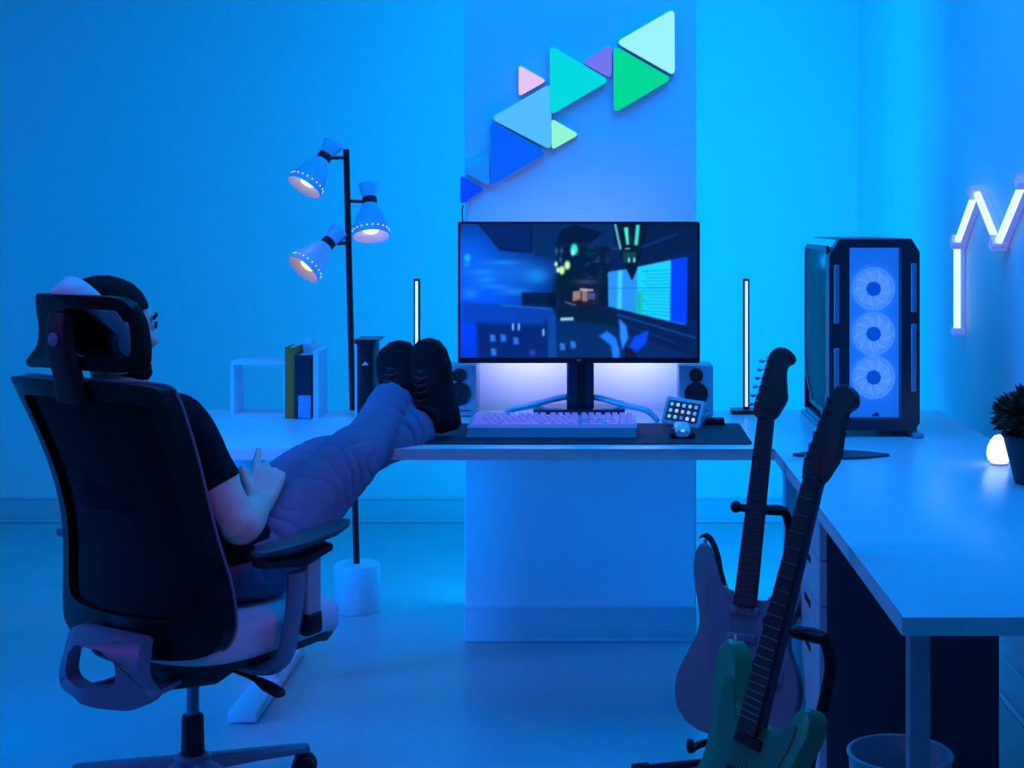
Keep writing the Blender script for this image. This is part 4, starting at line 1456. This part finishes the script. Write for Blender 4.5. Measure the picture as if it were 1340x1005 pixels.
limb(body, [shld + Zv * 0.01, neckb, neckb.lerp(headc, 0.5), headc - Zv * 0.03], [0.068, 0.060, 0.056, 0.055], 18)
loft(body, torso_rings(0.0), 28, 0.85)
for sh_, el_, wr_ in ((shR, elR, wrR), (shL, elL, wrL)):
    limb(body, [sh_ + (shld - sh_) * 0.3, sh_, sh_.lerp(el_, 0.45), sh_.lerp(el_, 0.85), el_], [0.052, 0.058, 0.050, 0.043, 0.041], 16)
    limb(body, [el_ + (sh_ - el_) * 0.12, el_, el_.lerp(wr_, 0.3), el_.lerp(wr_, 0.75), wr_], [0.040, 0.042, 0.043, 0.032, 0.027], 16)
hand(body, wrR, V((0.04, 0.66, 0.62)), V((0.25, -0.65, 0.68)), V((-0.95, -0.15, 0.22)), (0.12, 0.34, 0.46, 0.55), V((-0.822, 3.315, 0.748)))
hand(body, wrL, V((0.75, 0.0, 0.12)), V((0.0, 0.30, 0.9)), V((-0.2, -0.85, 0.2)), (0.35, 0.4, 0.45, 0.5))
for hp, kn, an in ((hipR, knR, anR), (hipL, knL, anL)):
    limb(body, [pelvis.lerp(hp, 0.5), hp, hp.lerp(kn, 0.5), kn, kn.lerp(an, 0.35), kn.lerp(an, 0.8), an], [0.076, 0.076, 0.064, 0.050, 0.046, 0.036, 0.034], 16)
for v in body.verts:
    v.co -= PO
bme = remesh(body, 0.0046, 3)
mobj('body', bme, M_skin, person, angle=180)

# face details
M_eye = mat('eye_white', (0.6, 0.6, 0.6), 0.2)
for s in (-1, 1):
    bm = BM()
    sphere(bm, (0, 0, 0), 0.0125, 14, 10)
    bmesh.ops.transform(bm, matrix=Matrix.Translation(-PO) @ Hd @ Matrix.Translation((s * 0.031, 0.079, 0.008)), verts=bm.verts[:])
    e = obj('eye', bm, M_eye, person)
    bm = BM()
    sphere(bm, (0, 0.0095, 0), (0.006, 0.004, 0.006), 12, 8)
    bmesh.ops.transform(bm, matrix=Matrix.Translation(-PO) @ Hd @ Matrix.Translation((s * 0.031, 0.079, 0.008)), verts=bm.verts[:])
    obj('iris', bm, M_hair, e)
    bm = BM()
    tube(bm, [Hd @ V((s * x, y, z)) - PO for x, y, z in ((0.012, 0.098, 0.030), (0.030, 0.096, 0.034), (0.048, 0.084, 0.030), (0.056, 0.076, 0.024))], [0.004, 0.005, 0.0045, 0.002], 8, flat=0.6)
    obj('eyebrow', bm, M_hair, person)
    bm = BM()
    tube(bm, [Hd @ V((s * x, y, z)) - PO for x, y, z in ((0.018, 0.093, 0.012), (0.031, 0.0955, 0.015), (0.046, 0.086, 0.010), (0.051, 0.083, 0.004))], [0.002, 0.0028, 0.0028, 0.0015], 6)
    obj('eyelashes', bm, M_hair, person)
# hair: cropped cap with a fade, and a short beard along the jaw
bm = BM()
sphere(bm, (0, -0.014, 0.040), (0.0815, 0.102, 0.085), 40, 30)
bmesh.ops.delete(bm, geom=[v for v in bm.verts if v.co.z < (0.052 if v.co.y > 0.035 else 0.052 - (0.035 - v.co.y) * 1.1) - 0.004], context='VERTS')
for v in bm.verts:
    k_ = noise.noise(v.co * 90) * 0.0022
    v.co += V((v.co.x, v.co.y, v.co.z - 0.03)).normalized() * k_
bmesh.ops.transform(bm, matrix=Matrix.Translation(-PO) @ Hd, verts=bm.verts[:])
bmesh.ops.solidify(bm, geom=bm.faces[:], thickness=0.006)
obj('hair', bm, M_hair, person, angle=180)
bm = BM()
ns = 16
loft(bm, [((0, 0.050, -0.122), (0.028, 0, 0), (0, 0.024, 0.004)), ((0, 0.041, -0.100), (0.049, 0, 0), (0, 0.051, 0.006)), ((0, 0.030, -0.080), (0.058, 0, 0), (0, 0.058, 0.010))], 28)
bmesh.ops.transform(bm, matrix=Matrix.Translation(-PO) @ Hd, verts=bm.verts[:])
obj('beard', bm, M_hair, person, angle=180)

# shirt
bm = BM()
tr = torso_rings(0.014)
loft(bm, tr[:-1] + [(shld + Zv * 0.040, R * 0.085, U * 0.066)], 30, 0.85)
for sh_, el_ in ((shR, elR), (shL, elL)):
    limb(bm, [sh_ + (shld - sh_) * 0.45, sh_, sh_.lerp(el_, 0.35), sh_.lerp(el_, 0.62)], [0.062, 0.064, 0.058, 0.056], 18)
for v in bm.verts:
    v.co -= PO
me = remesh(bm, 0.007, 3)
for v in me.vertices:
    p = v.co + PO
    v.co += v.normal * (0.004 * noise.noise(V((p.x * 9, p.y * 9, p.z * 26))))
mobj('shirt', me, M_shirt, person, angle=180)

# jeans: pelvis and two loose legs with folds at crotch, knees and ankles
bm = BM()
loft(bm, [(pelvis - Zv * 0.062, R * 0.15, U * 0.10), (pelvis - Zv * 0.03, R * 0.185, U * 0.135), (pelvis + Zv * 0.05, R * 0.178, U * 0.132), (pelvis.lerp(chest, 0.40), R * 0.160, U * 0.120)], 28, 0.85)
legs = []
for hp, kn, an, kr in ((hipR, knR, anR, 0.072), (hipL, knL, anL, 0.068)):
    up = V((0, 0, 1))
    cuff = kn.lerp(an, 1.0)
    limb(bm, [pelvis.lerp(hp, 0.4), hp, hp.lerp(kn, 0.5) + up * 0.0, kn, kn.lerp(an, 0.3) - up * 0.012, kn.lerp(an, 0.65) - up * 0.006, cuff], [0.090, 0.088, 0.080, kr, 0.062, 0.055, 0.059], 20, 6)
    legs.append((hp, kn, an))
for v in bm.verts:
    v.co -= PO
me = remesh(bm, 0.006, 4)
for v in me.vertices:
    p = v.co + PO
    best = None
    for hp, kn, an in legs:
        for a_, b_, base in ((hp, kn, 0.0), (kn, an, 1.0)):
            ab = b_ - a_
            t = max(0.0, min(1.0, (p - a_).dot(ab) / ab.length_squared))
            d_ = (p - a_ - ab * t).length
            if best is None or d_ < best[0]:
                best = (d_, base + t, ab.normalized(), hp.x)
    s_, ax, sd_ = best[1], best[2], best[3]
    amp = 0.5 * (0.0018 + 0.006 * math.exp(-((s_ - 0.08) / 0.22) ** 2) + 0.0055 * math.exp(-((s_ - 1.08) / 0.25) ** 2) + 0.006 * math.exp(-((s_ - 1.85) / 0.25) ** 2))
    warp = noise.noise(p * 6.0) * 1.6 + noise.noise(p * 14.0) * 0.5
    f_ = math.sin(s_ * 24.0 + warp * 4.6 + p.x * 16) + 0.5 * noise.noise(V((p.x * 25, p.y * 25, p.z * 40)))
    f_ = 1.0 - 2.6 * math.exp(-abs(f_) * 3.2) * (0.6 + 0.6 * noise.noise(p * 9))
    v.co += v.normal * amp * f_
mobj('jeans', me, M_denim, person, angle=180)

# shoes
def shoe(heel, toe, out_hint, ankle):
    f = (toe - heel).normalized()
    upv = (out_hint - f * out_hint.dot(f)).normalized()
    sx = f.cross(upv).normalized()
    L_ = (toe - heel).length
    M = Matrix.Translation(heel - PO) @ Matrix((sx, f, upv)).transposed().to_4x4()
    k = L_ / 0.27
    bm = BM()
    prof = [(0.000, 0.018, 0.026), (0.012, 0.032, 0.028), (0.06, 0.036, 0.029), (0.12, 0.038, 0.028), (0.18, 0.047, 0.026), (0.225, 0.045, 0.024), (0.255, 0.033, 0.022), (0.270, 0.012, 0.020)]
    loft(bm, [((0, y * k, 0.014), (w_, 0, 0), (0, 0, 0.015)) for y, w_, h_ in [(y, w_ * 1.28, h_) for y, w_, h_ in prof]], 24, 0.6)
    bmesh.ops.transform(bm, matrix=M, verts=bm.verts[:])
    bmesh.ops.recalc_face_normals(bm, faces=bm.faces[:])
    s_ = obj('shoe', bm, M_sole, person, angle=60)
    bm = BM()
    up_ = [(0.004, 0.020, 0.060, 0.052), (0.016, 0.033, 0.060, 0.058), (0.06, 0.038, 0.062, 0.066), (0.10, 0.039, 0.055, 0.060), (0.14, 0.041, 0.045, 0.047), (0.19, 0.046, 0.036, 0.036), (0.23, 0.043, 0.031, 0.028), (0.258, 0.030, 0.026, 0.020), (0.268, 0.010, 0.022, 0.010)]
    loft(bm, [((0, y * k, zc), (w_, 0, 0), (0, 0, h_ * 0.8)) for y, w_, zc, h_ in [(y, w_ * 1.28, zc, h_) for y, w_, zc, h_ in up_]], 26, 0.85)
    tube(bm, [V((0, 0.050, 0.085)), V((0, 0.043, 0.115))], [0.042, 0.040], 20)
    bmesh.ops.transform(bm, matrix=M, verts=bm.verts[:])
    u_ = obj('upper', bm, M_shoe, s_, angle=70)
    bm = BM()
    for i in range(5):
        y = (0.098 + i * 0.020) * k
        z = 0.1135 - i * 0.0115
        tube(bm, [V((-0.022, y - 0.004, z - 0.008)), V((-0.008, y, z)), V((0.008, y + 0.002, z)), V((0.022, y + 0.004, z - 0.008))], 0.0028, 6)
        tube(bm, [V((0.022, y - 0.004, z - 0.008)), V((0.0, y + 0.006, z + 0.001)), V((-0.022, y + 0.012, z - 0.008))], 0.0024, 6)
    bmesh.ops.transform(bm, matrix=M, verts=bm.verts[:])
    obj('laces', bm, mat('dark_laces', (0.014, 0.014, 0.018), 0.7, var=0.2), s_, angle=70)


shoe(V((-0.402, 3.865, 0.748)), V((-0.472, 3.895, 0.988)), V((-0.45, -0.85, 0.0)), anL)
shoe(V((-0.500, 3.905, 0.765)), V((-0.558, 3.935, 0.978)), V((-0.35, -0.90, 0.0)), anR)

# headset: white band, ear cups, boom
hs = thing('headset', 'white wireless headset worn on the head of the seated person', 'headset', headc)
Hl = Matrix.Translation(-headc) @ Hd
tip = Matrix.Rotation(math.radians(36), 4, 'X')
bm = BM()
rs = []
for i in range(33):
    a0 = math.radians(-8 + 196 * i / 32)
    c_, s_ = math.cos(a0), math.sin(a0)
    n_ = V((c_, 0, s_))
    p = V((0.100 * c_, 0, 0.150 * s_ - 0.004))
    wd_ = 0.014 + 0.014 * max(0, s_)
    ring = []
    for yy, oo in ((-1, -0.3), (-0.8, 1), (0.8, 1), (1, -0.3), (0.8, -1), (-0.8, -1)):
        ring.append(Hl @ (tip @ (p + V((0, yy * wd_, 0)) + n_ * (0.0042 * oo)) + V((0, -0.010, -0.006))))
    rs.append(ring)
rings(bm, rs)
obj('headband', bm, M_white, hs, angle=50)
for s in (-1, 1):
    Mq = Hl @ Matrix.Translation((s * 0.088, -0.006, -0.012)) @ Matrix.Rotation(s * PI / 2, 4, 'Y')
    bm = BM()
    lathe(bm, [(0.0, -0.010), (0.036, -0.010), (0.041, -0.004), (0.040, 0.010), (0.030, 0.019), (0.0, 0.022)], 30, M=Mq)
    cup = obj('ear_cup', bm, M_white, hs)
    bm = BM()
    lathe(bm, [(0.020, -0.020), (0.036, -0.019), (0.040, -0.013), (0.036, -0.009), (0.020, -0.010)], 30, M=Mq, cap=False)
    obj('ear_cushion', bm, M_black, cup)

# ------------------------------------------------------------------ guitars
body_pts = [(0, 0), (0.06, 0.003), (0.11, 0.02), (0.145, 0.06), (0.158, 0.11), (0.150, 0.165), (0.128, 0.21), (0.115, 0.245), (0.118, 0.28), (0.132, 0.32), (0.143, 0.358), (0.140, 0.388), (0.126, 0.400), (0.108, 0.393), (0.090, 0.365), (0.068, 0.342), (0.040, 0.336),
            (0.0, 0.338), (-0.035, 0.342), (-0.060, 0.352), (-0.078, 0.382), (-0.095, 0.420), (-0.115, 0.452), (-0.135, 0.464), (-0.150, 0.450), (-0.153, 0.410), (-0.144, 0.36), (-0.128, 0.31), (-0.118, 0.27), (-0.122, 0.23), (-0.142, 0.185), (-0.160, 0.13), (-0.158, 0.08), (-0.135, 0.035), (-0.09, 0.01), (-0.04, 0.001)]
guard_pts = [(-0.050, 0.115), (0.0, 0.120), (0.06, 0.118), (0.105, 0.125), (0.118, 0.16), (0.100, 0.205), (0.090, 0.25), (0.095, 0.29), (0.110, 0.335), (0.112, 0.365), (0.095, 0.362), (0.075, 0.338), (0.035, 0.322), (-0.035, 0.322), (-0.060, 0.345), (-0.088, 0.395), (-0.105, 0.400), (-0.110, 0.37), (-0.100, 0.31), (-0.085, 0.26), (-0.085, 0.20), (-0.070, 0.15)]
head_pts = [(-0.021, 0.795), (-0.035, 0.812), (-0.036, 0.835), (-0.032, 0.851), (-0.020, 0.913), (-0.012, 0.958), (-0.004, 0.977), (0.015, 0.988), (0.040, 0.983), (0.057, 0.969), (0.062, 0.955), (0.055, 0.944), (0.041, 0.938), (0.041, 0.913), (0.049, 0.866), (0.051, 0.848), (0.040, 0.824), (0.022, 0.795)]


M_str = mat('dull_string_wire', (0.06, 0.06, 0.07), 0.5, metal=0.4)


def guitar(name, lab, loc, phi, lean, scale, cb, cg, cn, cf, ch_, pick):
    t = thing(name, lab, 'guitar', loc, 0, 'electric guitars on stands', rot=(-lean, 0, phi))
    t.scale = (scale,) * 3
    mb = mat('lacquered_body', cb, 0.3, var=0.05, scale=8, coat=0.3)
    mg = mat('pickguard_plastic', cg, 0.35, var=0.05)
    mn = mat('maple_neck', cn, 0.45, var=0.2, scale=30, stretch=(1, 1, 0.1))
    mf = mat('fretboard_wood', cf, 0.5, var=0.3, scale=60, stretch=(1, 1, 0.1))
    mh = mat('headstock_face', ch_, 0.45, var=0.15, scale=30)
    ol = [(p.x, p.y) for p in spline([V((x, z, 0)) for x, z in body_pts], 4, closed=True)]
    bm = BM()
    prism(bm, ol, -0.022, 0.022, 0.007, 3)
    bd = obj('body', bm, mb, t, angle=50)
    gl_ = [(p.x, p.y) for p in spline([V((x, z, 0)) for x, z in guard_pts], 4, closed=True)]
    bm = BM()
    prism(bm, gl_, -0.0245, -0.0215, 0.0008, 1)
    gd = obj('pickguard', bm, mg, t, angle=40)
    for z, tl in ((0.305, 0.0), (0.240, 0.0), (0.182, 0.14)):
        bm = BM()
        box(bm, (0, 0, 0), (0.078, 0.008, 0.021), 0.004, 3, Matrix.Translation((0, -0.0265, z)) @ Matrix.Rotation(tl, 4, 'Y'))
        obj('pickup', bm, mg if (pick and z > 0.2) else M_black, t)
    for x, z in ((0.068, 0.215), (0.088, 0.175), (0.098, 0.140)):
        bm = BM()
        lathe(bm, [(0.0, 0.0), (0.012, 0.0), (0.010, 0.010), (0.008, 0.013), (0.0, 0.013)], 18, M=Matrix.Translation((x, -0.0245, z)) @ Matrix.Rotation(PI / 2, 4, 'X'))
        obj('control_knob', bm, mg if pick else M_black, t)
    bm = BM()
    box(bm, (0, -0.0265, 0.145), (0.085, 0.009, 0.040), 0.002, 1)
    br = obj('bridge', bm, mat('dark_chrome', (0.25, 0.26, 0.30), 0.3, metal=0.8), t)
    for i in range(6):
        bm = BM()
        box(bm, (-0.026 + i * 0.0104, -0.0325, 0.150), (0.009, 0.005, 0.022), 0.001, 1)
        obj('saddle', bm, M_alu, br)
    # neck
    bm = BM()
    loft(bm, [((0, -0.018, 0.33), (0.028, 0, 0), (0, 0.014, 0)), ((0, -0.020, 0.40), (0.0275, 0, 0), (0, 0.013, 0)), ((0, -0.022, 0.79), (0.021, 0, 0), (0, 0.010, 0)), ((0, -0.020, 0.81), (0.021, 0, 0), (0, 0.009, 0))], 18, 0.8)
    nk = obj('neck', bm, mn, t)
    bm = BM()
    vs = [V((-0.028, 0, 0.318)), V((0.028, 0, 0.318)), V((0.021, 0, 0.797)), V((-0.021, 0, 0.797))]
    prism(bm, [(p.x, p.z) for p in vs], -0.0385, -0.031, 0.001, 1)
    obj('fretboard', bm, mf, nk)
    bz_, sl = 0.152, 0.645
    mfr = mat('fret_wire', (0.05, 0.04, 0.04) if pick else (0.16, 0.15, 0.16), 0.5, metal=0.5)
    for i in range(1, 22):
        z = bz_ + sl * 2 ** (-i / 12.0)
        hw = 0.021 + (0.797 - z) / 0.479 * 0.007
        bm = BM()
        box(bm, (0, -0.039, z), (2 * hw, 0.0018, 0.0022), 0.0005, 1)
        obj('fret', bm, mfr, nk, smooth=False)
    bm = BM()
    box(bm, (0, -0.0395, 0.799), (0.043, 0.006, 0.005), 0.001, 1)
    obj('nut', bm, M_navy, nk)
    hp_ = [(p.x, p.y) for p in spline([V((x, z, 0)) for x, z in head_pts], 3, closed=True)]
    bm = BM()
    prism(bm, hp_, -0.034, -0.019, 0.0015, 2)
    hd = obj('headstock', bm, mh, t, angle=40)
    for i in range(6):
        z = 0.838 + i * 0.0235
        x = -0.026 + i * 0.0032
        bm = BM()
        tube(bm, [(x, -0.019, z), (x, -0.043, z)], 0.0035, 10)
        tube(bm, [(x - 0.002, -0.014, z), (x - 0.020, -0.014, z - 0.002)], 0.0025, 8)
        sphere(bm, (x - 0.026, -0.014, z - 0.003), (0.0075, 0.0055, 0.0055), 10, 8)
        obj('tuning_peg', bm, mat('peg_metal', (0.5, 0.5, 0.55), 0.35, metal=0.8), hd)
        bm = BM()
        xs = -0.0255 + i * 0.0102
        xn = -0.0165 + i * 0.0066
        tube(bm, [(xs, -0.0355, 0.152), (xn, -0.0425, 0.799), (x, -0.040, z)], 0.00055, 5)
        obj('string', bm, M_str, t)
    bm = BM()
    tube(bm, [(-0.135, 0, 0.460), (-0.139, 0, 0.474)], 0.005, 8)
    obj('strap_button', bm, M_alu, t)
    return t


L1 = math.radians(19.5)
G1 = V((0.290, 3.295, 0.135))
guitar('electric_guitar', 'pale pinkish electric guitar on the stand closer to the desk', G1, math.radians(-26), L1, 0.915,
       (0.30, 0.17, 0.20), (0.16, 0.16, 0.20), (0.10, 0.055, 0.04), (0.030, 0.014, 0.016), (0.04, 0.018, 0.016), True)
L2 = math.radians(19)
G2 = V((0.185, 2.44, 0.150))
guitar('electric_guitar', 'sea green electric guitar with dark neck on stand beside the right desk wing', G2, math.radians(-58), L2, 0.915,
       (0.03, 0.30, 0.13), (0.025, 0.22, 0.11), (0.14, 0.06, 0.10), (0.012, 0.010, 0.010), (0.012, 0.011, 0.012), False)


def stand(lab, loc, phi, lean, yz):
    """tubular stand: rear post bending over to a neck yoke, cradle arms, three feet"""
    t = thing('guitar_stand', lab, 'guitar stand', (loc.x, loc.y, 0), phi, 'black tubular guitar stands')
    tl = math.tan(lean)

    def back(z, o_=0.05):
        return (z - loc.z) * tl + o_
    bm = BM()
    zy = yz
    pts = spline([(0.03, 0.11, 0.16), (0.055, 0.13, 0.26), (0.056, back(zy - 0.20, 0.075), zy - 0.20), (0.058, back(zy - 0.07, 0.070), zy - 0.07), (0.054, back(zy - 0.02, 0.055), zy - 0.02), (0.040, back(zy, 0.040), zy + 0.002), (0.0, back(zy, 0.024), zy + 0.002)], 6)
    tube(bm, pts, 0.0105, 12)
    obj('post', bm, M_black, t)
    bm = BM()
    pts = spline([(0.058, back(zy, 0.036), zy), (0.0, back(zy, 0.022), zy), (-0.058, back(zy, 0.018), zy + 0.004)], 5)
    tube(bm, pts, 0.0095, 10)
    sphere(bm, (-0.064, back(zy, 0.015), zy + 0.005), (0.014, 0.014, 0.014), 14, 10)
    obj('neck_yoke', bm, M_black, t)
    bm = BM()
    tube(bm, spline([(0.03, 0.115, 0.175), (0.02, 0.10, 0.13), (0.0, 0.085, 0.085)], 4), 0.016, 12)
    sphere(bm, (0, 0.085, 0.080), (0.030, 0.026, 0.034), 14, 10)
    obj('hub', bm, M_black, t)
    for s in (-1, 1):
        bm = BM()
        tube(bm, spline([(0, 0.08, 0.095), (s * 0.06, 0.05, 0.105), (s * 0.085, 0.0, 0.108), (s * 0.085, -0.045, 0.112), (s * 0.083, -0.052, 0.135)], 5), 0.0085, 10)
        obj('cradle_arm', bm, M_black, t)
    for dx, dy in ((-0.25, 0.02), (-0.02, -0.17), (0.10, 0.22)):
        bm = BM()
        tube(bm, [(0, 0.08, 0.065), (dx * 0.8, 0.08 + (dy - 0.08) * 0.8, 0.028), (dx, dy, 0.018)], 0.0095, 10)
        lg = obj('leg', bm, M_black, t)
        d = V((dx, dy - 0.08, -0.047)).normalized()
        e = V((dx, dy, 0.018))
        bm = BM()
        tube(bm, [e - d * 0.03, e + d * 0.008], 0.0145, 12)
        obj('rubber_foot', bm, M_sole, lg)
    return t


stand('black tubular stand holding the pale pinkish guitar', G1, math.radians(-26), L1, 0.615)
stand('black tubular stand holding the sea green guitar', G2, math.radians(-58), L2, 0.588)

# dark strap hanging from the upper horn of the pale guitar
Mg = Matrix.Translation(G1) @ Euler((-L1, 0, math.radians(-26))).to_matrix().to_4x4() @ Matrix.Scale(0.915, 4)
bm = BM()
path = spline([(-0.150, -0.012, 0.478), (-0.136, -0.004, 0.484), (-0.112, -0.014, 0.468), (-0.090, -0.016, 0.430), (-0.080, -0.012, 0.395), (-0.072, -0.006, 0.372), (-0.076, 0.012, 0.36)], 5)
rs = []
fr = frames(path)
for (p, (a, b)) in zip(path, fr):
    s_ = V((0.55, -0.6, 0.4)).normalized()
    n_ = b
    rs.append([Mg @ (p + s_ * 0.012 * i + n_ * 0.0012 * j) for i, j in ((-1, -1), (1, -1), (1, 1), (-1, 1))])
rings(bm, rs)
o = obj('guitar_strap', bm, mat('dark_strap', (0.03, 0.03, 0.05), 0.6, var=0.3, scale=40))
tag(o, 'short dark strap hanging from the upper horn of the pale guitar', 'strap')
